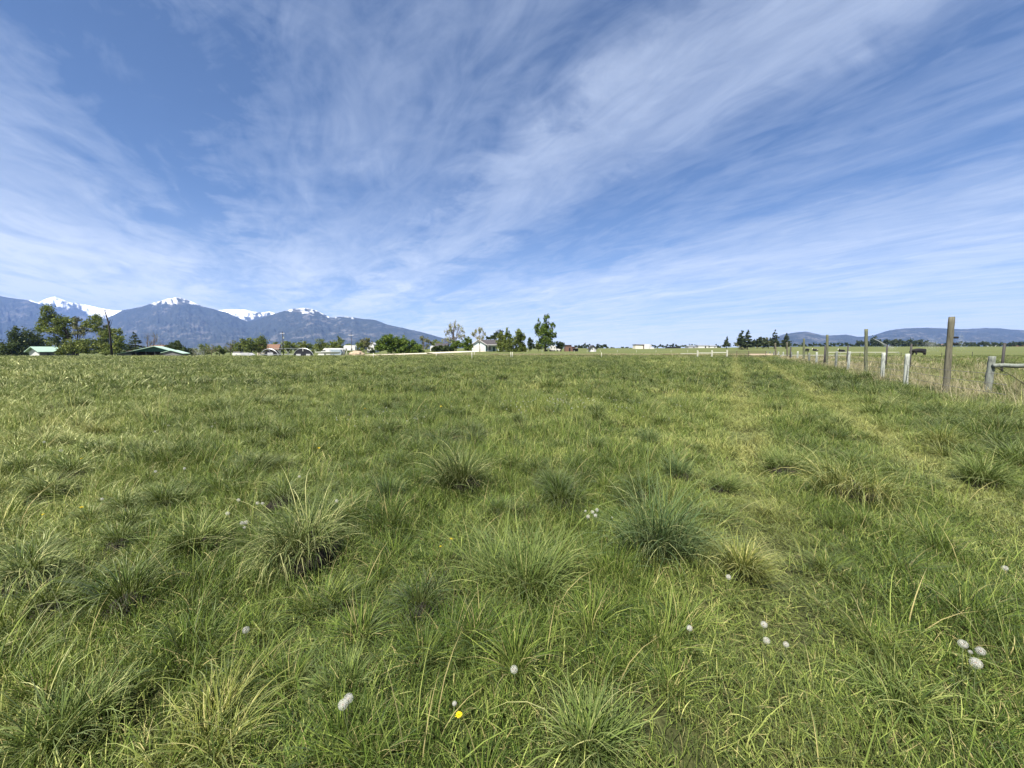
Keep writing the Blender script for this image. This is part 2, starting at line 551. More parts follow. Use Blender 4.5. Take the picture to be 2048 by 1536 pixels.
U = lambda a, b, n: rng.uniform(a, b, n)
kA, kB, kC, kD, kE, kL, kF = [], [], [], [], [], [], []
for i in range(8):      # short turf
    n = 105
    base, a = disc(n, 0.13)
    az = rng.random(n) * 6.283
    kA.append(proto('turf', *blades(n, base, az, np.abs(rng.normal(0.1, 0.45, n)), U(0.05, 0.135, n), U(0.0022, 0.0042, n), U(0.1, 1.7, n), 4), M['grass']))
for i in range(7):      # arching clumps of longer grass
    n = 190
    base, a = disc(n, 0.05 + 0.03 * (i % 3))
    az = a + rng.normal(0, 0.5, n)
    L = U(0.16, 0.36, n) * (1 + 0.12 * (i % 3))
    kB.append(proto('clump', *blades(n, base, az, np.abs(rng.normal(0.34, 0.28, n)), L, U(0.0025, 0.0048, n), U(0.5, 2.0, n), 4), M['clump']))
for i in range(4):      # middle distance turf
    n = 230
    base, a = disc(n, 0.55)
    kC.append(proto('sward', *blades(n, base, rng.random(n) * 6.283, np.abs(rng.normal(0, 0.4, n)), U(0.06, 0.16, n), U(0.006, 0.011, n), U(0.2, 1.3, n), 2), M['grass']))
for i in range(5):      # middle distance clumps
    n = 150
    base, a = disc(n, 0.12)
    kD.append(proto('far_clump', *blades(n, base, a + rng.normal(0, 0.5, n), np.abs(rng.normal(0.35, 0.28, n)), U(0.2, 0.42, n), U(0.006, 0.011, n), U(0.4, 1.9, n), 3), M['clump']))
for i in range(3):      # far sward
    n = 330
    base, a = disc(n, 2.0)
    kE.append(proto('far_sward', *blades(n, base, rng.random(n) * 6.283, np.abs(rng.normal(0, 0.45, n)), U(0.10, 0.22, n), U(0.014, 0.028, n), U(0.2, 1.2, n), 2), M['grass']))
for i in range(3):      # broad leaved weeds (dandelion and dock leaves) low in the turf
    n = 14
    base, a = disc(n, 0.02)
    kL.append(proto('weed', *blades(n, base, a, U(0.5, 1.1, n), U(0.09, 0.17, n), U(0.012, 0.02, n), U(0.2, 0.8, n), 4, roll=0.2, rnd=U(0.1, 0.5, n)), M['grass']))
for i in range(3):      # a few long single stalks
    n = 7
    base, a = disc(n, 0.12)
    kF.append(proto('stalk', *blades(n, base, a, np.abs(rng.normal(0.35, 0.25, n)), U(0.28, 0.5, n), U(0.003, 0.006, n), U(0.2, 1.3, n), 4, rnd=U(0.5, 1.0, n)), M['grass']))
kH, kG = [], []


def hummock(key, n, r, L, w, seg):
    """a tussock: blades over a low dome of old growth, coloured dark to deepen the shade"""
    base, a = disc(n, r * .5)
    base[:, 2] = .5 * r * (1 - (np.hypot(base[:, 0], base[:, 1]) / (.62 * r)) ** 2)
    A = blades(n, base, a + rng.normal(0, .5, n), np.abs(rng.normal(.34, .28, n)), U(.6, 1.25, n) * L, U(.7, 1.3, n) * w, U(.6, 2.2, n), seg, rnd=np.clip(rng.beta(1.9, 2.3, n), 0, 1))
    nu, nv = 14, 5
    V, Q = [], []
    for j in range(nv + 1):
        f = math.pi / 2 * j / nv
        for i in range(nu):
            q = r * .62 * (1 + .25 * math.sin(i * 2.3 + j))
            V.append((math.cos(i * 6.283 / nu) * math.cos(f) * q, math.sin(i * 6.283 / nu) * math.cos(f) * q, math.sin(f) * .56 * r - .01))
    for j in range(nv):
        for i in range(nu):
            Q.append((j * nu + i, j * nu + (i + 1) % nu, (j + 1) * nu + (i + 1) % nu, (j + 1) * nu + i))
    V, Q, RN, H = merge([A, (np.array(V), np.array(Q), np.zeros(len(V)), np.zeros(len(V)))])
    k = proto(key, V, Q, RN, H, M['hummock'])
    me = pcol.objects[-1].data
    me.materials.append(M['shade_thatch'])
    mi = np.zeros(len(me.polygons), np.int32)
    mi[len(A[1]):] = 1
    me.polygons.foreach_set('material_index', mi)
    return k


for i in range(5): kH.append(hummock('hummock', 235, .2, .3, .0042, 5))
for i in range(4): kG.append(hummock('far_hummock', 110, .24, .34, .009, 3))
kS = []
for i in range(5):      # standing dead straw
    n = 46
    base, a = disc(n, 0.16)
    kS.append(proto('straw', *blades(n, base, a + rng.normal(0, 1, n), np.abs(rng.normal(0.22, 0.2, n)), U(0.3, 0.85, n), U(0.005, 0.010, n), U(0.0, 0.9, n), 4), M['straw']))
kT = []
for i in range(3):      # straw, wide blades for far lines
    n = 120
    base, a = disc(n, 0.9)
    kT.append(proto('far_straw', *blades(n, base, a + rng.normal(0, 1, n), np.abs(rng.normal(0.25, 0.25, n)), U(0.25, 0.7, n), U(0.02, 0.04, n), U(0.0, 0.9, n), 3), M['straw']))


def track_near(x, y):
    d = np.minimum(np.abs(x - 0.575 * y - 0.25), np.abs(x - 0.60 * y - 2.45)) * 0.86
    return np.exp(-(d / 0.42) ** 2)


def fence_x(y):
    return 6.1 + 0.615 * y


def patchy(x, y, f, seed):
    return np.array([mnoise.noise(Vector((a * f + seed, b * f - seed, seed * 0.7))) for a, b in zip(x, y)])


def scatter(y0, y1, dens, kinds, smin, smax, spread=1.52, margin=1.2, keep=None, flat=1.0, lean=None):
    """points over the wedge of pasture between two distances"""
    area = spread * (y1 ** 2 - y0 ** 2) + 2 * margin * (y1 - y0)
    n = int(area * dens)
    y = np.sqrt(rng.random(n) * (y1 ** 2 - y0 ** 2) + y0 ** 2) if y0 > 0 else y0 + rng.random(n) * (y1 - y0)
    x = (rng.random(n) * 2 - 1) * (spread * np.abs(y) + margin)
    if keep is not None:
        k = keep(x, y)
        x, y = x[k], y[k]
        n = len(x)
    z = ground(x, y) - 0.004
    idx = rng.choice(kinds, n)
    s = rng.uniform(smin, smax, n)
    rx, ry = rng.normal(0, 0.08, n), rng.normal(0, 0.08, n)
    hs = np.ones(n)
    if lean is None: lean = .42 if kinds in (kA, kC) else .12
    if y1 < 40:                                        # the grass lies this way and that, tall here and short there
        rx = rx + lean * patchy(x, y, 1.1, 11.0)
        ry = ry + lean * patchy(x, y, 1.1, 23.0)
        hs = 1.0 + (0.75 if lean > .2 else .3) * patchy(x, y, 0.9, 31.0)
    hs = hs * (1 - .5 * track_near(x, y))
    rot = np.stack([rx, ry, rng.random(n) * 6.283], -1)
    scl = np.stack([s, s, s * flat * hs * rng.uniform(0.85, 1.15, n)], -1)
    return [np.stack([x, y, z], -1), idx, rot, scl]


def gn_object(name, sets):
    co = np.concatenate([s[0] for s in sets])
    idx = np.concatenate([s[1] for s in sets])
    rot = np.concatenate([s[2] for s in sets])
    scl = np.concatenate([s[3] for s in sets])
    me = bpy.data.meshes.new(name)
    me.vertices.add(len(co))
    me.vertices.foreach_set('co', co.astype(np.float32).ravel())
    a = me.attributes.new('idx', 'INT', 'POINT')
    a.data.foreach_set('value', idx.astype(np.int32))
    a = me.attributes.new('rot', 'FLOAT_VECTOR', 'POINT')
    a.data.foreach_set('vector', rot.astype(np.float32).ravel())
    a = me.attributes.new('scl', 'FLOAT_VECTOR', 'POINT')
    a.data.foreach_set('vector', scl.astype(np.float32).ravel())
    o = link(name, me)
    ng = bpy.data.node_groups.new(name + '_scatter', 'GeometryNodeTree')
    ng.interface.new_socket('Geometry', in_out='INPUT', socket_type='NodeSocketGeometry')
    ng.interface.new_socket('Geometry', in_out='OUTPUT', socket_type='NodeSocketGeometry')
    N = ng.nodes
    gi, go = N.new('NodeGroupInput'), N.new('NodeGroupOutput')
    ins = N.new('GeometryNodeInstanceOnPoints')
    ci = N.new('GeometryNodeCollectionInfo')
    ci.inputs['Collection'].default_value = pcol
    ci.inputs['Separate Children'].default_value = True
    ci.inputs['Reset Children'].default_value = True
    ins.inputs['Pick Instance'].default_value = True

    def at(nm, ty):
        q = N.new('GeometryNodeInputNamedAttribute')
        q.data_type = ty
        q.inputs['Name'].default_value = nm
        return q.outputs['Attribute']
    lk = ng.links.new
    lk(gi.outputs[0], ins.inputs['Points'])
    lk(ci.outputs[0], ins.inputs['Instance'])
    lk(at('idx', 'INT'), ins.inputs['Instance Index'])
    e2r = N.new('FunctionNodeEulerToRotation')
    lk(at('rot', 'FLOAT_VECTOR'), e2r.inputs[0])
    lk(e2r.outputs[0], ins.inputs['Rotation'])
    lk(at('scl', 'FLOAT_VECTOR'), ins.inputs['Scale'])
    lk(ins.outputs[0], go.inputs[0])
    md = o.modifiers.new('scatter', 'NODES')
    md.node_group = ng
    return o


def inpast(x, y):
    return x < fence_x(y) + 0.6


def clump_keep(f, seed, thr):
    def k(x, y):
        return clear_of(x, y) & (patchy(x, y, f, seed) > thr) & (track_near(x, y) < rng.random(len(x)) * 0.9)
    return k


def right_rough(x, y):
    # rougher, taller growth between the wheel tracks and the fence
    return (x > 0.60 * y + 2.9) & inpast(x, y)


DOME = {(622, 1120): .45, (408, 1100): .48, (930, 985): .3, (1320, 1110): .4, (55, 1190): .6, (1712, 1005): .45, (52, 886): .4, (12, 1060): .4, (207, 870): .3, (1866, 840): .4, (1440, 985): .45, (1362, 965): .45, (1570, 945): .35, (85, 1000): .35, (155, 945): .4, (785, 1000): .35, (1885, 900): .35, (1968, 975): .35, (1302, 895): .4, (1478, 1150): .3, (105, 857): .3}
TUSSOCKS = [
    (622, 1120, 250, 'largest dark tussock with long pale drooping blades, left of the centre', 'tussock_grey', 780, 1.0, 1.3, .15),
    (408, 1100, 150, 'dark green tussock beside the pair of white dandelion clocks, left of the largest tussock', 'tussock', 420, 1.0, 0.9, .05),
    (930, 985, 150, 'spiky grey green tussock with a dark heart, alone in the middle of the field', 'tussock_grey', 470, 1.05, 0.8, .12),
    (1045, 1190, 235, 'big fresh green fountain shaped tussock low in the centre', 'tussock', 950, 1.05, 0.8, .05),
    (1320, 1110, 225, 'big blue green tussock, arching left, below the cluster of five dandelion clocks', 'tussock_blue', 620, 1.0, 0.8, .08),
    (55, 1190, 175, 'dark overhanging tussock cut by the left edge of the photo', 'tussock_grey', 380, 1.0, 1.4, .1),
    (1712, 1005, 215, 'wide tussock with pale arching blades over a dark hollow, beside the right wheel track', 'tussock_olive', 470, 1.0, 1.35, .22),
    (1362, 965, 85, 'small dark tussock, left one of the two standing close together', 'tussock_blue', 330, 1.0, 0.7, .05),
    (1440, 985, 85, 'small dark green tussock, right one of the two standing close together', 'tussock', 330, 1.0, 0.7, .05),
    (85, 1000, 170, 'broad grey green tussock behind the yellow dandelions near the left edge', 'tussock_grey', 560, 0.9, 1.0, .1),
    (155, 945, 80, 'low tussock with one yellow dandelion above it, left side of the field', 'tussock', 300, 0.9, 0.9, .1),
    (207, 870, 85, 'brownish tussock full of dead stalks, farther off on the left', 'tussock_olive', 320, 0.9, 0.9, .5),
    (105, 857, 48, 'small dark tussock farthest off near the left edge', 'tussock', 200, 0.9, 0.8, .05),
    (52, 886, 78, 'dark spreading tussock close to the left edge, two dandelion clocks at its side', 'tussock', 280, 0.9, 0.9, .1),
    (785, 1000, 85, 'small upright tussock between the largest tussock and the spiky grey one', 'tussock_blue', 330, 1.0, 0.7, .05),
    (1570, 945, 130, 'rounded tussock between the two wheel tracks, nearer one', 'tussock', 460, 0.95, 0.9, .1),
    (1968, 975, 160, 'tall green tussock near the right edge of the field', 'tussock', 520, 1.0, 0.9, .06),
    (12, 1060, 75, 'small shaded tussock at the left edge above the overhanging one', 'tussock_grey', 260, 1.0, 1.2, .1),
    (1478, 1150, 140, 'olive coloured tussock with a single dandelion clock on its left', 'tussock_olive', 480, 0.95, 0.9, .12),
    (1866, 840, 85, 'dark tussock in the rough grass below the gate post', 'tussock_blue', 300, 1.0, 1.0, .06),
    (1302, 895, 70, 'small tussock out in the open field, right of the centre line', 'tussock_blue', 260, 0.9, 0.8, .05),
    (1665, 868, 90, 'tussock between the two wheel tracks, farther one', 'tussock', 300, 0.95, 0.9, .1),
    (1885, 900, 110, 'leaning tussock in the rough strip right of the wheel tracks', 'tussock_olive', 360, 1.0, 1.0, .12),
    (798, 822, 36, 'tiny dark tussock far out in the middle of the field', 'tussock_blue', 180, 0.9, 0.8, .03),
    (955, 828, 30, 'tiny dark tussock beside the far yellow dandelions', 'tussock', 150, 0.9, 0.8, .03),
    (485, 836, 46, 'small dark tussock far out on the left half of the field', 'tussock', 180, 0.9, 0.8, .03),
    (110, 1480, 240, 'tall thick tussock in the bottom left corner', 'tussock', 800, 0.9, 0.9, .1),
    (395, 1500, 250, 'pale tangled tussock at the bottom, second from the left corner', 'tussock_olive', 800, 0.9, 1.2, .2),
    (690, 1390, 120, 'upright green tussock behind the touching pair of dandelion clocks', 'tussock', 380, 0.9, 0.6, .05),
    (1170, 1510, 200, 'tall green tussock at the bottom edge, right of the yellow dandelion', 'tussock', 600, 0.9, 0.8, .06),
    (1800, 1400, 200, 'loose tussock of broad flattened blades left of the group of clocks at the lower right', 'tussock', 420, 0.9, 1.2, .03),
]

NAMED = []
for q in TUSSOCKS:
    p_ = at_z(q[0], q[1], 0.0)
    NAMED.append((p_[0], p_[1], q[2] / F * math.hypot(p_[1], 1.2) * 0.5 / math.sqrt(1 + 0.6 * ((q[0] - 1024) / F) ** 2)))


def clear_of(x, y, f=1.25):
    """away from the big single tussocks"""
    ok = np.ones(len(x), bool)
    for (a, b, r) in NAMED: ok &= np.hypot(x - a, y - b) > f * r
    return ok


GS = [
    scatter(0.55, 4.6, 150, kA, 0.8, 1.25, margin=1.0),
    scatter(4.6, 12, 62, kA, 1.15, 1.9),
    scatter(12, 32, 5.2, kC, 0.9, 1.4),
    scatter(32, 80, 0.95, kE, 0.7, 1.1),
    scatter(0.8, 5, 22.0, kB, 0.3, 0.95, margin=1.0, keep=clump_keep(0.8, 3.1, -0.25)),
    scatter(5, 14, 13, kB, 0.4, 1.2, keep=clump_keep(0.5, 7.7, -0.12)),
    scatter(14, 34, 3.4, kD, 0.5, 1.5, keep=clump_keep(0.25, 1.7, -0.1)),
    scatter(34, 78, 1.2, kD, 0.6, 1.7, keep=clump_keep(0.1, 4.7, -0.1)),
    scatter(3, 14, 3.4, kB, 0.9, 1.6, keep=right_rough),
    scatter(14, 40, 1.3, kD, 0.9, 1.5, keep=right_rough),
    scatter(0.6, 5, 3.5, kL, 0.6, 1.1, margin=1.0),
    scatter(0.6, 6, 7, kF, 0.6, 1.05, margin=1.0),
    scatter(6, 14, 2, kF, 0.9, 1.5),
]
GS += [
    scatter(2.0, 12, 3.2, kH, 0.3, 1.05, keep=lambda x, y: (track_near(x, y) < .25) & clear_of(x, y, 1.5)),
    scatter(12, 34, 2.0, kG, 0.35, 1.15, keep=lambda x, y: track_near(x, y) < .25),
    scatter(34, 78, 0.8, kG, 0.5, 1.4),
    scatter(4, 12, 2.5, kH, 0.5, 1.2, keep=lambda x, y: right_rough(x, y) & clear_of(x, y, 1.3)),
    scatter(12, 36, 1.2, kG, 0.6, 1.3, keep=right_rough),
]
g = gn_object('pasture_grass', GS)
tag(g, 'uneven green pasture grass with darker clumps covering the field', 'grass', kind='stuff')


# dead standing straw along the fence lines
def line_pts(p0, p1, n, w, kinds, smin, smax):
    t = rng.random(n)
    x = p0[0] + (p1[0] - p0[0]) * t + rng.normal(0, w, n)
    y = p0[1] + (p1[1] - p0[1]) * t + rng.normal(0, w, n)
    z = ground(x, y) - 0.01
    s = rng.uniform(smin, smax, n)
    return [np.stack([x, y, z], -1), rng.choice(kinds, n), np.stack([np.zeros(n), np.zeros(n), rng.random(n) * 6.283], -1), np.stack([s, s, s], -1)]


def beyond(x, y):
    d = x - fence_x(y)
    return (d > 0.3) & (rng.random(len(x)) < np.exp(-np.maximum(d - 3, 0) / 7.0))


SS = [
    scatter(7, 24, 1.9, kS, 0.55, 1.05, spread=1.9, keep=beyond),
    scatter(24, 70, 0.5, kT, 0.6, 1.1, spread=1.5, keep=beyond),
    line_pts((fence_x(9) + .3, 9), (fence_x(30) + .3, 30), 210, 0.5, kS, 0.5, 1.0),
    line_pts((fence_x(30) + .4, 30), (fence_x(70) + .4, 70), 160, 0.7, kT, 0.6, 1.0),
    line_pts((-26, 66), (46, 66), 170, 1.0, kT, 0.5, 0.8),
    line_pts((-44, 93), (55, 93), 300, 1.2, kT, 0.6, 1.0),
    line_pts((-70, 70), (-26, 67), 45, 1.2, kT, 0.5, 0.9),
]
g = gn_object('straw_grass', SS)
tag(g, 'pale dead straw standing along the fence lines', 'dry grass', kind='stuff')


# ------------------------------------------------------------------ the big tussocks
def tussock(px, py, wpx, label, mat, n=560, lift=1.0, droop=1.0, seed=0, dead=0.0, wid=1.0):
    rg = np.random.default_rng(100 + seed)
    p = at_z(px, py, 0.0)
    p[2] = gz(p[0], p[1])
    u = (px - 1024) / F
    size = wpx / F * math.hypot(p[1], 1.2) * 0.5 / math.sqrt(1 + 0.6 * u * u)      # half width in metres
    parts = []
    dome = DOME.get((px, py), 0.0)
    ns = 1 + rg.integers(1, 3) if dome else 3 + rg.integers(0, 4) if wpx > 100 else 2 + rg.integers(0, 2)
    for q in range(ns):                                # a tussock is several shoots grown together
        m = int(n * 1.25 / ns * rg.uniform(.7, 1.3))
        ca, cr = rg.random() * 6.283, size * (0.0 if q == 0 else rg.uniform(.15, .5))
        base, a = disc(m, size * (rg.uniform(.3, .42) if dome else rg.uniform(.14, .3)), rg)
        base[:, 2] += dome * size * np.clip(1 - (np.hypot(base[:, 0], base[:, 1]) / (.5 * size)) ** 2, 0, 1) * .9
        base[:, 0] += math.cos(ca) * cr
        base[:, 1] += math.sin(ca) * cr
        out = np.arctan2(base[:, 1], base[:, 0])
        az = np.where(rg.random(m) < .6, out, a) + rg.normal(0, .55, m)
        sl = size * rg.uniform(.75, 1.15) * lift
        L = sl * rg.gamma(9, 1 / 9., m) * 1.12
        tilt = np.abs(rg.normal(.33, .28, m))
        curve = rg.uniform(.5, 2.2, m) * droop
        rnd = np.clip(rg.beta(1.8, 2.2, m) * .85 + rg.normal(0, .08), 0, 1)
        rnd[rg.random(m) < dead] = rg.uniform(.85, 1.0)
        parts.append(blades(m, base, az, tilt, L, np.full(m, .0042) * rg.uniform(.6, 1.4, m) * wid, curve, 6, rg, rnd=rnd, wig=.4))
    # flattened skirt lying over the turf around it
    m = n // 4
    base, a = disc(m, size * .6, rg)
    parts.append(blades(m, base, a + rg.normal(0, .8, m), rg.uniform(.7, 1.3, m), size * rg.uniform(.35, .8, m), np.full(m, .004) * wid, rg.uniform(.2, .7, m), 4, rg, rnd=rg.uniform(.3, .95, m)))
    V, Q, RN, H = merge(parts)
    V[:, 2] = np.maximum(V[:, 2], -0.01)
    me = quads_mesh('grass_tussock', V, Q, {'rnd': RN, 'h': H}, smooth=True)
    o = link('grass_tussock', me, M[mat])
    o.location = p
    tag(o, label, 'grass tussock', 'large tussocks in the near pasture')
    if dome:                                           # dome of last year's growth, darkened to act as shade under the blades
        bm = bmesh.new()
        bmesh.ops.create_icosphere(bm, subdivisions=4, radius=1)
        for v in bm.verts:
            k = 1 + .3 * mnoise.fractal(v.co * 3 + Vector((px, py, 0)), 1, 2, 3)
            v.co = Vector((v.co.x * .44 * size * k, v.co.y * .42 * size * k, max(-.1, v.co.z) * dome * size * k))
        tm = bpy.data.meshes.new('shade_thatch')
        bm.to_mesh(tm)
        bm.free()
        link('shade_thatch', tm, M['shade_thatch'], o, True)
    return o


for i, (px, py, w, lab, mat, n, lift, droop, dead) in enumerate(TUSSOCKS):
    tussock(px, py, w, lab, mat, n, lift * 0.86, droop * 1.1, i, dead)


# ------------------------------------------------------------------ dandelions
def clock_mesh(seed, n=130):
    rg = np.random.default_rng(seed)
    i = np.arange(n)
    ph = np.arccos(1 - 1.93 * (i + 0.5) / n)
    th = i * 2.39996 + rg.normal(0, .08, n)
    d = np.stack([np.sin(ph) * np.cos(th), np.sin(ph) * np.sin(th), np.cos(ph)], -1)
    keep = rg.random(n) > 0.06
    d = d[keep]
    V, Q = [], []
    r0, r1 = 0.004, 0.021
    for k, q in enumerate(d):
        q = Vector(q)
        a = q.cross(Vector((0.3, 0.5, 0.8))).normalized()
        b = q.cross(a).normalized()
        # filament
        o = len(V)
        V += [q * r0 - a * .0002, q * r0 + a * .0002, q * r1 + a * .0002, q * r1 - a * .0002]
        Q.append((o, o + 1, o + 2, o + 3))
        # parachute: three crossing slivers, slightly cupped
        for t in range(3):
            g = t * math.pi / 3 + k
            s = a * math.cos(g) + b * math.sin(g)
            pz = a * -math.sin(g) + b * math.cos(g)
            o = len(V)
            V += [q * (r1 + .002) - s * .0052 - pz * .0005, q * r1 - pz * .0008, q * (r1 + .002) + s * .0052 + pz * .0005, q * r1 + pz * .0008]
            Q.append((o, o + 1, o + 2, o + 3))
    V = np.array([tuple(v) for v in V])
    rn = rg.random(len(V))
    return quads_mesh('seed_head', V, np.array(Q), {'rnd': rn, 'h': np.ones(len(V))})


CLK = [clock_mesh(s) for s in (1, 2, 3)]
CLK_FAR = [clock_mesh(s, 46) for s in (4, 5)]
for me in CLK + CLK_FAR: me.materials.append(M['pappus'])


def core_mesh():
    bm = bmesh.new()
    bmesh.ops.create_icosphere(bm, subdivisions=2, radius=0.0056)
    for v in bm.verts: v.co.z *= 0.8
    me = bpy.data.meshes.new('seed_core')
    bm.to_mesh(me)
    bm.free()
    me.materials.append(M['core'])
    return me


CORE = core_mesh()


def petal_mesh(seed):
    rg = np.random.default_rng(seed)
    parts = []
    for ring, (n, L, t0) in enumerate(((26, 0.019, 1.35), (22, 0.0155, 1.1), (16, 0.011, 0.75), (10, 0.007, 0.35))):
        a = np.arange(n) * 6.283 / n + rg.normal(0, .08, n) + ring * .3
        parts.append(blades(n, np.stack([np.cos(a) * .001, np.sin(a) * .001, np.full(n, ring * .0008)], -1), a, np.full(n, t0) + rg.normal(0, .1, n),
                            np.full(n, L) * rg.uniform(.85, 1.1, n), np.full(n, 0.0042), np.full(n, 0.25), 3, rg, wig=.05, roll=.15))
    V, Q, RN, H = merge(parts)
    me = quads_mesh('petals', V, Q)
    me.materials.append(M['petal'])
    return me


PET = [petal_mesh(s) for s in (1, 2)]


def stem_mesh(h, seed):
    rg = random.Random(seed)
    b = MB()
    dx, dy = rg.uniform(-.03, .03), rg.uniform(-.03, .03)
    b.tube([(dx, dy, -h), (dx * .6, dy * .6, -h * .6), (dx * .15, dy * .15, -h * .25), (0, 0, -.003)], [.0021, .0019, .0017, .0018], 6)
    return b


def dandelion(px, py, label, kind='clock', h=0.17, seed=0, s=1.0, group=None, far=False):
    p = at_z(px, py, h)
    for _ in range(3):
        p = at_z(px, py, gz(p[0], p[1]) + h)
    nm = 'dandelion_clock' if kind == 'clock' else 'yellow_dandelion'
    cat = 'dandelion clock' if kind == 'clock' else 'dandelion'
    if far:
        me = CLK_FAR[seed % 2] if kind == 'clock' else PET[seed % 2]
        o = bpy.data.objects.new(nm, me)
        C.objects.link(o)
        o.location = p
        o.scale = (s, s, s)
        o.rotation_euler = (random.uniform(-.3, .3), random.uniform(-.3, .3), random.uniform(0, 6))
        return tag(o, label, cat, group)
    o = empty(nm, (p[0], p[1], p[2] - h))
    tag(o, label, cat, group)
    st = stem_mesh(h, seed).build('stem', M['stem'], o, True)
    st.location = (0, 0, h)
    tilt = (random.uniform(-.25, .1), random.uniform(-.25, .25), random.uniform(0, 6))
    me = CLK[seed % 3] if kind == 'clock' else PET[seed % 2]
    hd = link('seed_head' if kind == 'clock' else 'flower_head', me, None, o)
    hd.location = (0, 0, h)
    s *= 0.72
    hd.scale = (s, s, s)
    hd.rotation_euler = tilt
    if kind == 'clock':
        c = link('seed_core', CORE, None, hd)
        c.scale = (1, 1, 1)
    return o


GC = 'white dandelion clocks in the near grass'
NEAR = [
    (686, 1409, 'full white clock, lower one of the touching pair left of the yellow dandelion', .2, 1.05),
    (697, 1397, 'full white clock, upper one of the touching pair left of the yellow dandelion', .2, 1.0),
    (1028, 1339, 'single white clock below the big fountain shaped tussock', .17, .95),
    (492, 1260, 'pale clock alone in the grass at lower left, below the largest tussock', .16, .95),
    (1528, 1249, 'upper clock on a visible stem beside the pale wheel track', .18, .98),
    (1533, 1281, 'clock just under another beside the pale wheel track', .16, .95),
    (1572, 1289, 'half hidden clock right of the stacked pair beside the pale wheel track', .15, .8),
    (1926, 1288, 'wide white clock, upper left of the group at lower right', .2, 1.05),
    (1961, 1302, 'white clock at the right of the group at lower right', .18, 1.0),
    (1952, 1326, 'largest feathery clock, lowest of the group at lower right', .2, 1.2),
    (1941, 1304, 'small closed white bud in the middle of the group at lower right', .15, .5),
    (1379, 1256, 'small clock alone below the big blue green tussock', .15, .8),
    (1457, 1154, 'clock at the left side of the olive coloured tussock', .16, .9),
    (2010, 1136, 'clock near the right edge, above the group at lower right', .17, .9),
    (1194, 1020, 'upper right clock of the cluster of five', .16, .95),
    (1185, 1024, 'upper middle clock of the cluster of five', .16, .95),
    (1176, 1033, 'lower left clock of the cluster of five', .16, 1.0),
    (1191, 1031, 'lower right clock of the cluster of five', .16, .95),
    (1171, 1022, 'small faded clock at the left of the cluster of five', .15, .6),
    (1224, 1035, 'tiny white bud right of the cluster of five', .14, .45),
    (484, 1046, 'left clock of the close pair above the dark green tussock', .17, .9),
    (492, 1045, 'right clock of the close pair above the dark green tussock', .17, .95),
    (489, 1055, 'small clock right under the close pair', .15, .6),
    (455, 1027, 'clock up left of the close pair', .16, .9),
    (477, 1000, 'clock between the close pair and the spaced pair behind', .16, .85),
    (515, 1006, 'left clock of the pair behind the largest tussock', .16, .85),
    (525, 1007, 'right clock of the pair behind the largest tussock', .16, .8),
    (673, 1002, 'single clock directly behind the largest tussock', .16, .85),
    (909, 1407, 'spent brownish clock just above the yellow dandelion', .14, .55),
    (204, 998, 'small clock right of the low tussock with the yellow dandelion', .16, .7),
    (311, 943, 'white clock in the left field, left one of two level ones', .16, .85),
    (369, 937, 'white clock in the left field, right one of two level ones', .16, .85),
    (88, 884, 'bright clock at the side of the dark spreading tussock', .17, 1.0),
    (1168, 901, 'lone clock in the open field above the cluster of five', .16, .85),
    (599, 953, 'lone clock in the open field behind the largest tussock', .16, .8),
]
for i, (px, py, lab, h, s) in enumerate(NEAR):
    dandelion(px, py, lab, 'clock', h, i, s, GC)
YEL = [
    (918, 1430, 'bright yellow dandelion nearest to the viewer, at the bottom centre', .17, 1.0),
    (902, 1078, 'yellow dandelion between the spiky grey tussock and the fountain shaped one', .16, .95),
    (163, 1015, 'yellow dandelion below the broad grey green tussock at left', .17, 1.1),
    (86, 1029, 'orange yellow dandelion half sunk in grass at left', .14, .8),
    (163, 917, 'yellow dandelion above the low tussock at left', .17, .95),
    (881, 1093, 'faint yellow dandelion deep in the grass, left under another', .08, .7),
    (638, 896, 'yellow dandelion far out in the left centre of the field', .16, 1.0),
]
for i, (px, py, lab, h, s) in enumerate(YEL):
    dandelion(px, py, lab, 'flower', h, i, s, 'yellow dandelions in the pasture')
for i, (px, py) in enumerate([(899, 802), (903, 804), (882, 813), (730, 818)]):
    dandelion(px, py, 'tiny yellow dandelion far out in the middle of the field', 'flower', .16, i, 1.5, 'tiny yellow dandelions far out', True)
rr = random.Random(4)
spots = [(190, 888), (175, 887), (122, 901), (310, 863), (330, 847), (337, 851), (424, 853), (430, 846)]
FARG = 'tiny white clocks far out in the field'
for i, (px, py) in enumerate(spots):
    dandelion(px, py, 'tiny white clock scattered in the left half of the field', 'clock', .17, i, .8, 'tiny white clocks in the left field', True)
for i in range(26):
    dandelion(rr.uniform(660, 870), rr.gauss(833, 11), 'tiny white clock in the loose drift around the far centre tussocks', 'clock', .17, i, rr.uniform(.6, .9), 'loose drift of tiny white clocks', True)
for i in range(110):
    x = rr.gauss(1090, 75)
    dandelion(x, 804 + (x - 1090) * .03 + rr.gauss(0, 9), 'tiny white clock in the dense drift right of the far yellow dandelions', 'clock', .17, i, rr.uniform(.6, .95), 'dense drift of tiny white clocks', True)
for i in range(30):
    dandelion(rr.uniform(1150, 1420), rr.gauss(800, 18), 'tiny white clock thinly scattered towards the wheel tracks', 'clock', .17, i, rr.uniform(.6, .9), 'tiny white clocks towards the tracks', True)
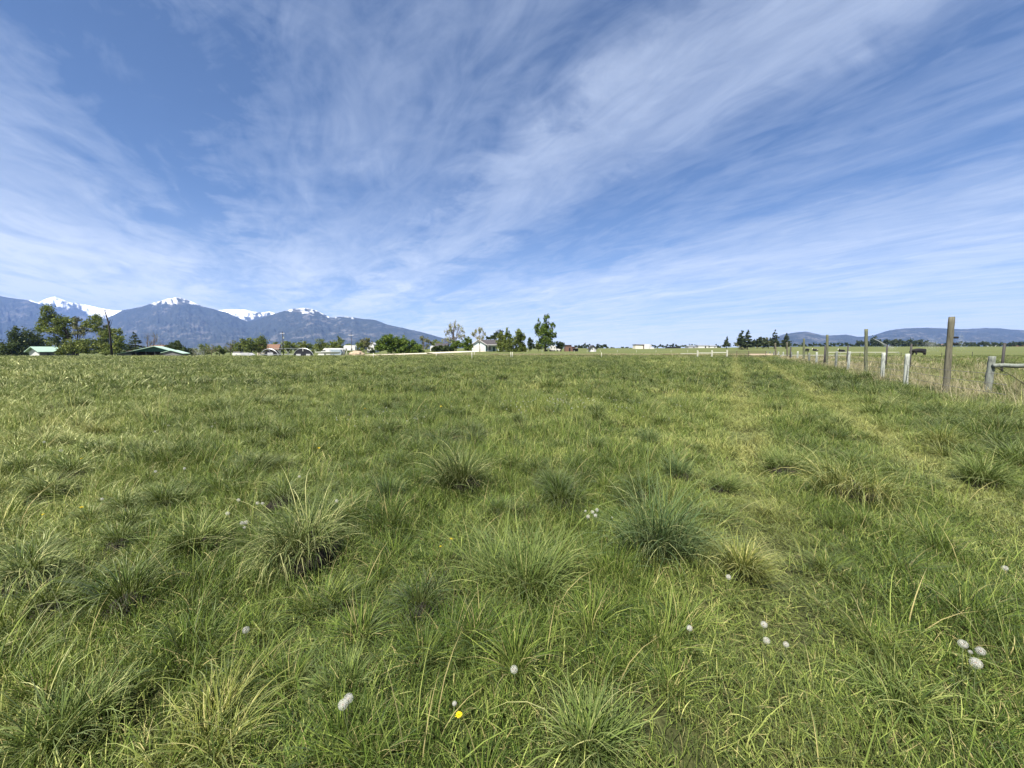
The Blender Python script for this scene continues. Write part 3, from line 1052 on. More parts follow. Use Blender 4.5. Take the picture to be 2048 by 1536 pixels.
# ------------------------------------------------------------------ mountains
def ridge_mesh(name, label, pts, Z0, Z1, Zb, snowpts, foot, seed, ncol, nrow, mat, rough=0.5, patch=0.0):
    """a mountain range: pts = skyline (pixel x, pixel y); Z1 = distance of the crest, Z0 = foot, Zb = back"""
    xs = np.array([p[0] for p in pts], float)
    ys = np.array([p[1] for p in pts], float)
    cols = np.linspace(xs[0], xs[-1], ncol)
    sky = np.interp(cols, xs, ys)
    sky = sky + np.array([mnoise.fractal(Vector((c * 0.06, seed, 0)), 1.0, 2.0, 4) * 0.55 for c in cols])
    snow_y = np.interp(cols, [p[0] for p in snowpts], [p[1] for p in snowpts])
    u = (cols - 1024) / F
    front = np.linspace(0, 1, nrow)
    back = np.linspace(1, 2, nrow // 4)[1:]
    T = np.concatenate([front, back])
    V = np.zeros((len(T), ncol, 3))
    SN = np.zeros((len(T), ncol))
    for j, t in enumerate(T):
        Y = Z0 + (Z1 - Z0) * t if t <= 1 else Z1 + (Zb - Z1) * (t - 1)
        for i in range(ncol):
            H = (699 - sky[i]) / F * Z1 + EYE
            # spurs run down from the crest and fan out
            uu = u[i] * 26 + 0.9 * (1 - min(t, 1)) * math.sin(u[i] * 31 + seed)
            rg_ = mnoise.ridged_multi_fractal(Vector((uu, t * 6.0 + seed, seed * 2.1)), 1.0, 2.1, 5, 1.0, 2.0) * 0.5
            fine = mnoise.fractal(Vector((u[i] * 150, t * 9, seed)), 0.9, 2.0, 3)
            if t <= 1:
                f = t ** 1.35
                amp = 4 * t * (1 - t)
                h = foot + (H - foot) * f * (1 - rough * amp * (1 - min(1, rg_))) + amp * fine * H * 0.03
            else:
                h = foot + (H - foot) * (1 - (t - 1) ** 0.8)
            V[j, i] = (u[i] * Y, Y, max(h, -40))
            zs = (699 - snow_y[i]) / F * Z1
            SN[j, i] = (h - zs) / (0.012 * Z1) + 1.6 * mnoise.fractal(Vector((u[i] * 95, t * 16, seed + 5)), 0.8, 2.0, 4) + 0.8 * (rg_ - 0.5)
    i = np.arange(len(T) * ncol).reshape(len(T), ncol)
    Q = np.stack([i[:-1, :-1], i[:-1, 1:], i[1:, 1:], i[1:, :-1]], -1).reshape(-1, 4)
    me = quads_mesh(name, V.reshape(-1, 3), Q, {'snow': SN.ravel()}, smooth=True)
    o = link(name, me, mat)
    return tag(o, label, 'mountains', kind='structure')


m, t, out = new_mat('mountain_forest')
geo = t.n('ShaderNodeNewGeometry')
sn = t.n('ShaderNodeAttribute', attribute_name='snow').outputs['Fac']
mp = t.n('ShaderNodeMapping')
mp.inputs['Scale'].default_value = (1, 0.6, 1.6)
t.l(geo.outputs['Position'], mp.inputs['Vector'])
na = t.noise(mp.outputs[0], 0.0052, 8, 0.7)
nb = t.noise(mp.outputs[0], 0.0011, 4, 0.6)
nc = t.noise(mp.outputs[0], 0.014, 4, 0.7)
wood = t.ramp(nc, [(0.3, (0.016, 0.024, 0.022)), (0.7, (0.042, 0.048, 0.040))])
rock = t.mix(nc, (0.11, 0.105, 0.10), (0.22, 0.205, 0.19))
op = t.math('MULTIPLY', t.mrange(na, 0.50, 0.60, 0, 1, True), t.mrange(nb, 0.40, 0.56, 0, 1, True))
col = t.mix(t.math('MULTIPLY', op, 0.55), wood, rock)
smask = t.mrange(t.math('ADD', sn, t.math('MULTIPLY', t.math('SUBTRACT', na, 0.5), 3.0)), -0.5, 1.3, 0, 1, True)
col = t.mix(smask, col, (0.92, 0.93, 0.95))
b = t.n('ShaderNodeBsdfPrincipled')
b.inputs['Roughness'].default_value = 0.95
b.inputs['Specular IOR Level'].default_value = 0.05
t.l(col, b.inputs['Base Color'])
bp = t.n('ShaderNodeBump')
bp.inputs['Strength'].default_value = 1.0
bp.inputs['Distance'].default_value = 55.0
t.l(t.math('ADD', na, t.math('MULTIPLY', nc, 0.35)), bp.inputs['Height'])
t.l(bp.outputs[0], b.inputs['Normal'])
t.l(b.outputs[0], out.inputs['Surface'])
M['mountain'] = m

# the nearer wooded mountains
RIDGE = [(-160, 570), (-60, 576), (0, 587), (20, 595), (45, 599), (70, 602), (95, 611), (112, 619), (135, 632), (160, 640), (190, 646), (215, 641), (235, 632),
         (256, 622), (280, 617.5), (300, 613), (322, 606), (345, 599.5), (367, 596.5), (387, 602), (410, 613), (440, 621), (460, 626), (482, 636), (500, 644), (520, 640),
         (540, 633), (556, 628), (575, 623), (592, 619), (607, 617.5), (624, 618), (640, 623), (655, 631), (668, 636), (680, 634.5), (700, 634.5), (715, 636.5), (735, 639.5),
         (752, 640.5), (760, 643), (775, 649), (800, 655), (830, 661), (850, 666), (875, 673), (900, 680), (930, 687), (980, 694), (1040, 699)]
SNOWF = [(-160, 537.8), (240, 557.8), (285, 602.8), (330, 604.1), (350, 606.1), (372, 603.1), (395, 608.1), (412, 613.8), (450, 587.8), (560, 597.8), (585, 616.8), (607, 620.3), (625, 621.3), (645, 625.8), (660, 632.3), (675, 631.3), (690, 633.3), (710, 631.3), (740, 607.8), (1040, 557.8)]
ridge_mesh('wooded_mountains', 'blue forested mountain range with a white summit cap, at the left', RIDGE, 5600, 9000, 11000, SNOWF, -5, 2.3, 640, 72, M['mountain'], 0.30)
BACK = [(40, 640), (60, 612), (75, 601), (88, 606), (92, 606), (105, 600), (115, 597), (124, 595.5), (140, 601), (155, 607), (162, 607), (175, 610.5), (190, 612), (210, 617), (230, 621), (256, 622.5), (300, 624), (380, 628),
        (430, 624), (452, 621), (462, 620), (480, 620), (500, 621), (515, 624.5), (532, 626), (545, 624), (556, 628), (600, 640), (650, 639), (675, 634.5), (690, 640), (720, 655)]
SNOWB = [(40, 640), (86, 606), (100, 612), (112, 611), (125, 612), (145, 613), (160, 610), (180, 622), (200, 634), (225, 640), (260, 640), (400, 640), (462, 636), (490, 640), (505, 632), (525, 630), (545, 632), (720, 640)]
ridge_mesh('snowy_peaks', 'far snow covered peaks showing between the wooded mountains', BACK, 10300, 12600, 13600, SNOWB, -5, 7.9, 460, 48, M['mountain'], 0.2)
HILL = [(1440, 699), (1480, 694), (1515, 686), (1545, 675), (1562, 669.5), (1575, 667), (1590, 665), (1607, 663.5), (1620, 666), (1640, 670.5), (1660, 671), (1687, 669.5), (1710, 673.5), (1720, 674), (1740, 671.5),
        (1765, 663), (1785, 659), (1800, 657), (1820, 656.5), (1850, 656), (1890, 658), (1915, 659), (1940, 658), (1962, 656.5), (1985, 657), (2020, 660), (2048, 661), (2120, 664), (2220, 660)]
ridge_mesh('low_hills', 'low blue rounded hills along the horizon at the right', HILL, 4300, 7600, 9000, [(1400, 400), (2300, 400)], -2, 4.4, 420, 40, M['mountain'], 0.35)


# ------------------------------------------------------------------ trees
def leaf_cloud(centers, radii, n, size, rg, up=0.0, flat=1.0):
    """n leaf-sized faces spread in clumps through ellipsoids"""
    n = int(n * 1.9)
    vol = np.array([r[0] * r[2] for r in radii])
    pick = rg.choice(len(centers), n, p=vol / vol.sum())
    # sub clumps
    V = np.zeros((n, 4, 3))
    sub = {}
    for k in range(len(centers)):
        m_ = max(5, int(vol[k] / vol.sum() * n / 40))
        d = rg.normal(size=(m_, 3))
        d /= np.linalg.norm(d, axis=1)[:, None]
        d *= rg.random((m_, 1)) ** 0.45
        sub[k] = (d, rg.random(m_))
    c = np.zeros((n, 3))
    rn = np.zeros(n)
    for k in range(len(centers)):
        w = np.where(pick == k)[0]
        d, sh = sub[k]
        j = rg.integers(0, len(d), len(w))
        r = np.array(radii[k])
        e = rg.normal(0, 0.2, (len(w), 3))
        c[w] = np.array(centers[k]) + (d[j] + e) * r
        rn[w] = np.clip(sh[j] * 0.65 + rg.random(len(w)) * 0.35, 0, 1)
    a = rg.normal(size=(n, 3))
    a /= np.linalg.norm(a, axis=1)[:, None]
    b = np.cross(a, rg.normal(size=(n, 3)))
    b /= np.linalg.norm(b, axis=1)[:, None]
    s = 1.3 * size * rg.uniform(0.6, 1.3, n)[:, None]
    a, b = a * s * 0.5, b * s * 0.36
    V[:, 0], V[:, 1], V[:, 2], V[:, 3] = c - a, c - b * .9, c + a, c + b
    Q = np.arange(n * 4).reshape(n, 4)
    return V.reshape(-1, 3), Q, np.repeat(rn, 4), np.ones(n * 4)


TREE_N = [0]


def tree(name, label, Z, base, blobs, leaf, n, size=0.45, trunk=0.22, bark='bark', limbs=True, twigs=0, group=None, cat='tree', twig_len=0.55, stems=1, toph=None, sparse=False):
    """base = pixel x of the foot; blobs = crown as (px, py, rx, ry) in photo pixels, given real depth at distance Z"""
    TREE_N[0] += 1
    rg = np.random.default_rng(500 + TREE_N[0])
    k = Z / F
    bx = (base - 1024) * k
    bz = gz(bx, Z)
    o = empty(name, (bx, Z, bz))
    tag(o, label, cat, group)
    cs, rs = [], []
    for (px, py, rx, ry) in blobs:
        p = at_y(px, py, Z)
        dy = rg.uniform(-0.35, 0.35) * rx * k
        cs.append((p[0] - bx, dy, p[2] - bz))
        rs.append((rx * k, rx * k * 0.9, ry * k))
    top = max(c[2] + r[2] * 0.5 for c, r in zip(cs, rs))
    b = MB()
    lean = (np.mean([c[0] for c in cs]))
    for st in range(stems):
        ox = (st - (stems - 1) / 2) * trunk * 3
        th = top * 0.8
        pts = [(ox, 0, -0.3), (ox * 1.2 + lean * .1, 0, th * .3), (ox * 1.5 + lean * .35 + rg.normal(0, .15), rg.normal(0, .15), th * .65), (ox * 1.6 + lean * .7, 0, th)]
        b.tube(pts, [trunk * 1.25, trunk, trunk * .7, trunk * .18], 6)
    for c, r in zip(cs, rs):
        if limbs:
            z0 = min(top * 0.25 + rg.random() * top * .2, c[2] * .75)
            s = Vector((lean * .2 * rg.random(), 0, z0))
            e = Vector(c)
            mid = (s + e) / 2 + Vector((0, 0, -0.06 * top))
            b.tube([s, mid, e], [trunk * .55, trunk * .35, trunk * .12], 5)
            for q in range(twigs):
                d = Vector(rg.normal(size=3)).normalized()
                d.z = abs(d.z) * 0.9 + 0.15
                st_ = s.lerp(e, rg.uniform(.35, 1.0))
                en = e + Vector((d.x * r[0], d.y * r[1], d.z * r[2])) * rg.uniform(.5, 1.0)
                b.tube([st_, st_.lerp(en, .55) + Vector((0, 0, .04 * top * rg.random())), en], [trunk * .2, trunk * .13, trunk * .05], 3, False)
    b.build('trunk', M[bark], o, True)
    if n:
        V, Q, RN, H = leaf_cloud(cs, rs, n, size, rg)
        me = quads_mesh('crown', V, Q, {'rnd': RN, 'h': H})
        link('crown', me, M[leaf], o)
    return o


def conifer(name, label, Z, base, top_py, half_px, bot_py, leaf='needle', n=1500, size=0.5, group=None, ragged=0.25, cat='pine'):
    TREE_N[0] += 1
    rg = np.random.default_rng(500 + TREE_N[0])
    k = Z / F
    bx = (base - 1024) * k
    bz = gz(bx, Z)
    o = empty(name, (bx, Z, bz))
    tag(o, label, cat, group)
    top = at_y(base, top_py, Z)[2] - bz
    bot = max(0.4, at_y(base, bot_py, Z)[2] - bz)
    MB().tube([(0, 0, -.3), (0, 0, top * .5), (0, 0, top * .97)], [top * .022 + .05, top * .014 + .03, .03], 6).build('trunk', M['bark'], o, True)
    layers = 11
    cs, rs = [], []
    for i in range(layers):
        f = i / (layers - 1)
        z = bot + (top - bot) * (0.04 + 0.93 * f)
        w = half_px * k * ((1 - f) ** 0.75 * 0.95 + 0.10)
        for q in range(max(2, int(5 * (1 - f)) + 1)):
            a = rg.random() * 6.283
            rr_ = w * rg.uniform(.35, .75 + ragged * .3)
            ww = w * rg.uniform(.35, .5 + ragged)
            cs.append((math.cos(a) * rr_, math.sin(a) * rr_, z + rg.normal(0, .02) * top))
            rs.append((ww, ww, (top - bot) / layers * rg.uniform(.45, .8)))
    V, Q, RN, H = leaf_cloud(cs, rs, n, size, rg)
    link('crown', quads_mesh('crown', V, Q, {'rnd': RN, 'h': H}), M[leaf], o)
    return o


ZL = 185.0
GL = 'trees around the left farmyard'
tree('dark_evergreen', 'dark dense evergreen at the left edge, pointed top', ZL, 27, [(27, 672, 13, 18), (22, 690, 17, 18), (34, 694, 17, 17), (12, 700, 14, 14), (40, 706, 12, 9), (26, 661, 6, 8)], 'leaf_dark', 2600, .55, group=GL)
tree('dark_evergreen', 'dark round evergreen directly behind the white gabled farm building', ZL + 12, 68, [(66, 674, 15, 15), (56, 686, 15, 16), (76, 688, 14, 16), (64, 700, 20, 13), (88, 698, 9, 10)], 'leaf_dark', 2500, .55, group=GL)
tree('shade_tree', 'tall ragged olive tree leaning left over the green roofed building', ZL - 12, 150, [(100, 624, 13, 13), (92, 617, 7, 7), (106, 640, 15, 10), (124, 642, 13, 12), (84, 648, 12, 9), (110, 656, 20, 12), (128, 668, 12, 14), (118, 684, 14, 12), (134, 696, 16, 12), (92, 640, 10, 7), (80, 660, 8, 7), (124, 706, 12, 6)], 'leaf_mid', 3900, .5, .42, 'bark_dark', twigs=4, group=GL)
tree('shade_tree', 'thin greyish tree with see-through crown, between the two big olive trees', ZL, 158, [(157, 640, 8, 11), (150, 654, 9, 9), (166, 650, 9, 9), (158, 664, 12, 10), (172, 664, 8, 8)], 'leaf_grey', 900, .45, .3, 'bark_dark', twigs=7, group=GL)
tree('shade_tree', 'olive tree with a pale limb below the dead snag', ZL - 8, 212, [(186, 636, 11, 9), (180, 648, 13, 8), (199, 643, 11, 8), (207, 650, 6, 7), (206, 662, 13, 8), (192, 656, 12, 8)], 'leaf_mid', 1400, .45, .3, 'bark_pale', twigs=6, group=GL)
tree('bushy_tree', 'low yellowish green bushy tree with dark trunks, in front of the olive trees', ZL - 18, 152, [(150, 690, 16, 12), (166, 692, 14, 11), (180, 688, 14, 12), (140, 698, 13, 8), (160, 702, 16, 6), (176, 700, 12, 6)], 'leaf_mid', 2300, .45, .35, 'bark_dark', stems=2, group=GL)
tree('bushy_tree', 'wide dark bushy tree under the dead snag', ZL - 15, 214, [(216, 672, 14, 12), (228, 664, 12, 9), (236, 682, 15, 13), (214, 690, 18, 13), (246, 694, 12, 11), (226, 700, 20, 9), (202, 700, 12, 8)], 'leaf_mid', 3300, .48, .35, 'bark_dark', group=GL)
# dead snag
o = empty('dead_snag', ((226 - 1024) * ZL / F, ZL, gz((226 - 1024) * ZL / F, ZL)))
tag(o, 'bare dark dead snag rising above the bushy tree at left', 'dead tree', GL)
kz = ZL / F
o.location = ((226 - 1024) * (ZL - 22) / F, ZL - 22, gz((226 - 1024) * (ZL - 22) / F, ZL - 22))
kz = (ZL - 22) / F
zt = at_y(222, 620, ZL - 22)[2] - o.location.z
sb = MB()
sb.tube([(0, 0, 0), (0, 0, zt * .5), (-.6 * kz * 2, 0, zt * .75), (-2.6 * kz * 2, 0, zt * .95), (-3.0 * kz * 2, 0, zt)], [.4, .34, .28, .16, .1], 6)
sb.tube([(-1.2 * kz, 0, zt * .66), (1.6 * kz, .2, zt * .78), (2.4 * kz, .2, zt * .8)], [.2, .14, .08], 5)
sb.tube([(-.6 * kz, 0, zt * .6), (4 * kz, .1, zt * .72), (7 * kz, .2, zt * .8)], [.14, .1, .04], 4)
sb.tube([(-5.4 * kz, 0, zt * .96), (-8 * kz, 0, zt * .99), (-12 * kz, .3, zt * 1.0)], [.11, .08, .03], 4)
sb.tube([(-5.6 * kz, 0, zt * .97), (-3 * kz, 0, zt * 1.01), (0, .3, zt * 1.0)], [.11, .08, .03], 4)
sb.build('trunk', M['bark_dark'], o, True)
conifer('conifer', 'green conifer standing behind the open green barn', ZL + 22, 274, 664, 17, 708, n=1700, group=GL, ragged=.4, cat='conifer')
tree('bare_tree', 'bare brown tree behind the open green barn, left one', ZL + 30, 297, [(297, 672, 9, 9), (292, 686, 8, 9), (303, 685, 8, 10)], 'leaf_grey', 60, .35, .2, 'twig', twigs=16, group=GL)
tree('bare_tree', 'bare brown tree behind the open green barn, taller right one', ZL + 30, 308, [(309, 670, 10, 10), (306, 684, 9, 9), (316, 680, 9, 10), (324, 688, 8, 8)], 'leaf_grey', 60, .35, .2, 'twig', twigs=14, group=GL)
tree('bushy_tree', 'dark green bushy tree behind the small grey shed', ZL + 20, 346, [(338, 694, 9, 7), (350, 692, 11, 8), (360, 697, 9, 8), (353, 688, 6, 6), (342, 702, 12, 7)], 'leaf_dark', 1500, .5, group=GL)
tree('bushy_tree', 'dark bush right of the small grey shed', ZL + 5, 371, [(368, 702, 8, 7), (374, 704, 7, 7), (364, 706, 8, 5)], 'leaf_dark', 800, .5, group=GL)
row = [
    (386, 'pale green low tree at the left end of the orchard row', [(384, 704, 9, 7), (393, 706, 8, 5)], 'leaf_grey', 500, 2),
    (410, 'green round tree in the orchard row, behind the water spray', [(408, 695, 9, 9), (404, 703, 9, 7), (414, 702, 8, 7)], 'leaf_mid', 800, 2),
    (425, 'purplish bare tree in the orchard row, next to the green round one', [(425, 694, 9, 9), (420, 702, 8, 6), (431, 701, 7, 6)], 'leaf_grey', 90, 14),
    (441, 'small olive tree in the orchard row, left of the tall brown one', [(441, 698, 9, 7), (436, 704, 8, 5), (447, 703, 7, 6)], 'leaf_mid', 600, 3),
    (462, 'tall brown half bare tree in the orchard row behind the small stock shelter', [(460, 689, 10, 9), (454, 698, 9, 8), (467, 697, 9, 9), (470, 687, 6, 7)], 'leaf_grey', 260, 14),
    (482, 'broad olive brown tree in the orchard row behind the small stock shelter', [(480, 688, 11, 10), (488, 694, 11, 10), (474, 698, 10, 8), (492, 684, 9, 8)], 'leaf_mid', 900, 8),
    (505, 'olive tree in the orchard row touching the tallest one', [(502, 688, 10, 10), (498, 698, 9, 7), (510, 695, 9, 8)], 'leaf_mid', 900, 6),
    (519, 'tallest green olive tree in the orchard row, left of the orange roof', [(519, 682, 12, 11), (528, 688, 9, 9), (512, 692, 9, 8), (522, 697, 12, 7)], 'leaf_mid', 1500, 4),
    (553, 'small green tree right of the orange roof', [(551, 692, 9, 7), (558, 696, 8, 7), (546, 698, 8, 6)], 'leaf_mid', 700, 3),
    (577, 'bushy olive tree behind the power pole', [(577, 690, 11, 8), (570, 696, 9, 7), (584, 695, 9, 8)], 'leaf_mid', 800, 5),
    (601, 'flat topped olive tree behind the black hoop house', [(600, 691, 11, 8), (592, 696, 9, 6), (612, 692, 10, 8), (620, 694, 9, 7)], 'leaf_mid', 950, 5),
    (645, 'rounded olive tree behind the white boat', [(643, 687, 11, 8), (636, 694, 10, 8), (652, 691, 9, 9), (646, 699, 12, 6)], 'leaf_mid', 1100, 4),
    (668, 'pale olive tree behind the parked motorhome', [(666, 690, 10, 8), (660, 697, 9, 6), (673, 693, 8, 8)], 'leaf_mid', 750, 5),
    (680, 'spiky topped olive tree behind the parked motorhome', [(679, 679, 5, 8), (680, 688, 9, 8), (686, 694, 9, 7), (676, 697, 9, 6)], 'leaf_mid', 800, 5),
    (694, 'low green tree left of the white camper', [(693, 694, 7, 5), (698, 691, 6, 5)], 'leaf_mid', 350, 2),
    (717, 'soft olive tree behind the thin pole', [(716, 690, 9, 7), (712, 697, 7, 6), (721, 696, 7, 6)], 'leaf_mid', 600, 4),
    (729, 'grey green tree with a thick dark trunk beside the dirt mound', [(728, 682, 9, 8), (736, 684, 8, 8), (722, 690, 7, 6), (733, 692, 9, 7)], 'leaf_grey', 1000, 9),
    (744, 'low dark bush under the grey green tree', [(742, 704, 7, 6), (746, 701, 5, 5)], 'leaf_dark', 450, 1),
    (848, 'grey half bare tree right of the bright green row', [(848, 680, 9, 9), (843, 690, 7, 7), (855, 689, 8, 8)], 'leaf_grey', 380, 14),
    (872, 'dull olive tree behind the dark rounded bushes', [(872, 686, 9, 6), (866, 691, 7, 6), (880, 690, 8, 6)], 'leaf_mid', 550, 4),
]
for (bx_, lab, bl, lf, n, tw) in row:
    tree('orchard_tree' if bx_ < 700 else 'yard_tree', lab, ZL + rr.uniform(12, 40), bx_, bl, lf, n, .48, .16, 'twig' if tw > 8 else 'bark', twigs=tw, group='olive trees along the farmstead')
for (bx_, lab, bl, n) in [
    (777, 'bright green tree, tallest and leftmost of the fresh green row', [(776, 676, 13, 10), (764, 686, 12, 9), (786, 684, 12, 10), (774, 694, 16, 8), (758, 697, 8, 6), (784, 700, 10, 6)], 2600),
    (803, 'bright green tree in the middle of the fresh green row', [(803, 681, 12, 10), (796, 692, 12, 10), (812, 690, 11, 10), (804, 701, 16, 7)], 2400),
    (829, 'low bright green tree at the right end of the fresh green row', [(826, 690, 9, 9), (834, 695, 9, 8), (824, 702, 14, 6), (842, 702, 8, 6)], 1700)]:
    tree('bright_green_tree', lab, 150.0, bx_, bl, 'leaf_bright', n, .42, .16, 'bark_dark', group='fresh green trees in a row')
tree('dark_bush', 'dark rounded bush left of the tall pale tree', 172, 876, [(874, 696, 10, 6), (884, 697, 10, 6), (868, 699, 6, 4)], 'leaf_dark', 1100, .45, .1, cat='bush')
tree('dark_bush', 'dark bush at the foot of the tall pale tree', 178, 896, [(894, 697, 8, 6), (902, 698, 8, 5)], 'leaf_dark', 700, .45, .1, cat='bush')
tree('tall_pale_tree', 'tall airy tree with pale young leaves and many upright limbs', 186, 908, [(900, 652, 6, 10), (908, 648, 6, 9), (917, 655, 7, 9), (893, 664, 7, 9), (924, 663, 7, 8), (906, 664, 9, 9), (916, 672, 10, 9), (895, 678, 9, 8), (928, 674, 5, 6), (906, 682, 11, 7), (888, 683, 5, 6)], 'leaf_pale', 1000, .34, .3, 'twig', twigs=12)
tree('garden_tree', 'small fresh green tree with a dark trunk left of the driveway end', 158, 912, [(910, 687, 7, 7), (917, 690, 8, 7), (906, 692, 5, 5), (920, 684, 5, 5)], 'leaf_bright', 900, .4, .13, 'bark_dark', stems=2)
tree('garden_tree', 'fresh green bushy tree left of the garage', 166, 936, [(935, 682, 8, 7), (930, 690, 8, 8), (941, 688, 6, 8), (936, 697, 10, 6)], 'leaf_bright', 1200, .42, .13, 'bark_dark')
tree('bare_tree', 'nearly bare pale tree in front of the garage', 152, 960, [(950, 666, 6, 8), (960, 660, 7, 9), (967, 668, 5, 8), (947, 670, 5, 5), (958, 674, 8, 6)], 'leaf_pale', 420, .32, .15, 'bark_pale', twigs=11)
tree('background_tree', 'green tree rising behind the roof of the blue house', 200, 985, [(982, 675, 9, 5), (992, 670, 8, 8), (975, 677, 6, 4), (1000, 668, 7, 8)], 'leaf_dark', 1000, .45, .2)
GH = 'upright shrubs hiding the end of the blue house'
tree('tall_shrub', 'tall upright shrub against the right end of the blue house', 155, 1003, [(1002, 674, 7, 10), (998, 688, 6, 10), (1006, 686, 7, 11), (1002, 698, 9, 8)], 'leaf_mid', 1500, .4, .12, stems=2, group=GH, cat='shrub')
tree('tall_shrub', 'tallest pointed upright shrub right of the blue house', 153, 1017, [(1016, 664, 3.5, 8), (1016, 675, 8, 9), (1012, 688, 8, 10), (1022, 687, 8, 11), (1016, 699, 11, 8)], 'leaf_mid', 1900, .4, .12, stems=2, group=GH, cat='shrub')
tree('tall_shrub', 'dense upright shrub at the right end of the shrub group', 154, 1040, [(1038, 666, 7, 8), (1043, 676, 8, 10), (1033, 682, 8, 11), (1042, 692, 9, 10), (1034, 700, 10, 7), (1050, 700, 6, 6)], 'leaf_mid', 2300, .4, .12, stems=2, group=GH, cat='shrub')
tree('background_tree', 'small dark conical tree between the shrubs and the big green tree', 178, 1060, [(1060, 678, 4, 6), (1060, 686, 6, 7), (1062, 693, 7, 6)], 'leaf_dark', 700, .42, .13)
tree('big_green_tree', 'big dense green tree with a forked top, tallest on the skyline', 166, 1090, [(1094, 637, 6.5, 8), (1077, 645, 4.5, 9), (1093, 651, 8, 9), (1075, 657, 7, 9), (1106, 652, 5, 8), (1086, 660, 8, 9), (1084, 666, 13, 10), (1102, 666, 9, 9), (1092, 678, 14, 10), (1109, 672, 5, 6), (1082, 684, 9, 8), (1100, 686, 10, 7), (1090, 692, 9, 5)], 'leaf_bright', 3900, .42, .32, 'bark_dark', twigs=2)
tree('background_tree', 'low olive shrub left of the big green tree', 180, 1077, [(1074, 692, 8, 5), (1082, 695, 7, 4)], 'leaf_mid', 550, .42, .1, cat='shrub')
tree('yard_shrub', 'small dark spreading tree beside the red brown shed', 172, 1122, [(1117, 688, 6, 5), (1124, 690, 7, 6), (1120, 695, 7, 4)], 'leaf_dark', 700, .42, .13, 'bark_dark')
conifer('pine', 'lone small pine on the far edge of the field', 300, 1451, 674, 6.5, 692.5, n=700, size=.75)
conifer('pine', 'tall pine, left one of the pair beyond the gate', 260, 1480, 661, 9, 692, n=1700, size=.7, ragged=.5)
conifer('pine', 'tall pine, right one of the pair beyond the gate', 260, 1493, 661, 10, 694, n=1700, size=.7, ragged=.4)
tree('background_tree', 'grey brush at the foot of the pine pair', 258, 1481, [(1474, 691, 4, 4), (1482, 695, 6, 4), (1488, 697, 5, 3)], 'leaf_grey', 350, .55, .1, cat='bush')
tree('wind_break_tree', 'round dark tree at the left end of the clump behind the fence posts', 300, 1512, [(1511, 686, 7, 7), (1518, 688, 6, 6)], 'needle', 900, .75, .2)
tree('wind_break_tree', 'dark tree with a raised top in the clump behind the fence posts', 300, 1523, [(1521, 679, 5, 5), (1525, 686, 7, 7), (1530, 689, 6, 5)], 'needle', 900, .75, .2)
tree('wind_break_tree', 'greyish tree in the middle of the clump behind the fence posts', 305, 1535, [(1533, 682, 6, 6), (1538, 686, 6, 7)], 'leaf_grey', 500, .7, .2, twigs=4)
conifer('pine', 'tall narrow pine above the clump behind the fence posts', 290, 1546, 661, 8, 692, n=1400, size=.7, ragged=.4)
conifer('pine', 'dark pine at the right end of the clump behind the fence posts', 290, 1569, 666, 8, 693, n=1300, size=.7, ragged=.5)


def far_wood(name, label, specs, leaf, size):
    """tree masses too far and too merged to tell apart: one object"""
    rg = np.random.default_rng(77 + len(specs))
    parts = []
    for (px, py, rx, ry, Z, n) in specs:
        p = at_y(px, py, Z)
        k = Z / F
        parts.append(leaf_cloud([tuple(p)], [(rx * k, rx * k * .6, ry * k)], n, size * Z / 300, rg))
    V, Q, RN, H = merge(parts)
    o = link(name, quads_mesh(name, V, Q, {'rnd': RN, 'h': H}), M[leaf])
    return tag(o, label, 'far trees', kind='stuff')


sp = []
for x in range(1715, 1742, 6): sp.append((x + rr.uniform(-2, 2), 687 + rr.uniform(-3, 3), 6, 6, 520, 130))
for x in range(1745, 1860, 6): sp.append((x + rr.uniform(-2, 2), 686 + rr.uniform(-4, 4) + max(0, (x - 1800) * .05), 7, rr.uniform(5, 9), 520, 190))
for x in range(1858, 1960, 7): sp.append((x + rr.uniform(-2, 2), 690 + rr.uniform(-3, 2), 6, rr.uniform(3, 6), 560, 110))
for x in range(1956, 2075, 7): sp.append((x + rr.uniform(-2, 2), 688 + rr.uniform(-3, 3), 6, rr.uniform(3, 7), 560, 110))
far_wood('far_woods', 'dark wood along the far side of the pasture, behind the black cow', sp, 'needle', .75)
sp = []
for x in list(range(1153, 1180, 4)) + list(range(1193, 1214, 4)): sp.append((x + rr.uniform(-1, 1), 693 + rr.uniform(-2, 2), 3, rr.uniform(3, 5), 420, 60))
for x in range(1214, 1272, 8): sp.append((x, 697 + rr.uniform(-1.5, 1), 4, rr.uniform(1.5, 3), 430, 40))
for x in range(1305, 1440, 7): sp.append((x, 693 + rr.uniform(-2, 1), 4, rr.uniform(1.5, 4), 470, 45))
for x in range(1580, 1720, 8): sp.append((x, 690 + rr.uniform(-3, 1), 4.5, rr.uniform(2, 5), 560, 50))
far_wood('far_scrub', 'low broken line of scrub trees on the far skyline', sp, 'leaf_dark', .8)
sp = []
for x in range(-120, 1000, 9): sp.append((x + rr.uniform(-3, 3), 703 + rr.uniform(-5, 2), 8, rr.uniform(4, 8), 330, 70))
far_wood('far_hedges', 'hazy band of hedges and trees behind the farmstead', sp, 'leaf_mid', .7)


# ------------------------------------------------------------------ buildings
def at_ground(px, Z):
    x = (px - 1024) * Z / F
    return (x, Z, gz(x, Z))


def zpx(py, Z, z0):
    """height above z0 of something seen at pixel row py at distance Z"""
    return at_y(1024, py, Z)[2] - z0


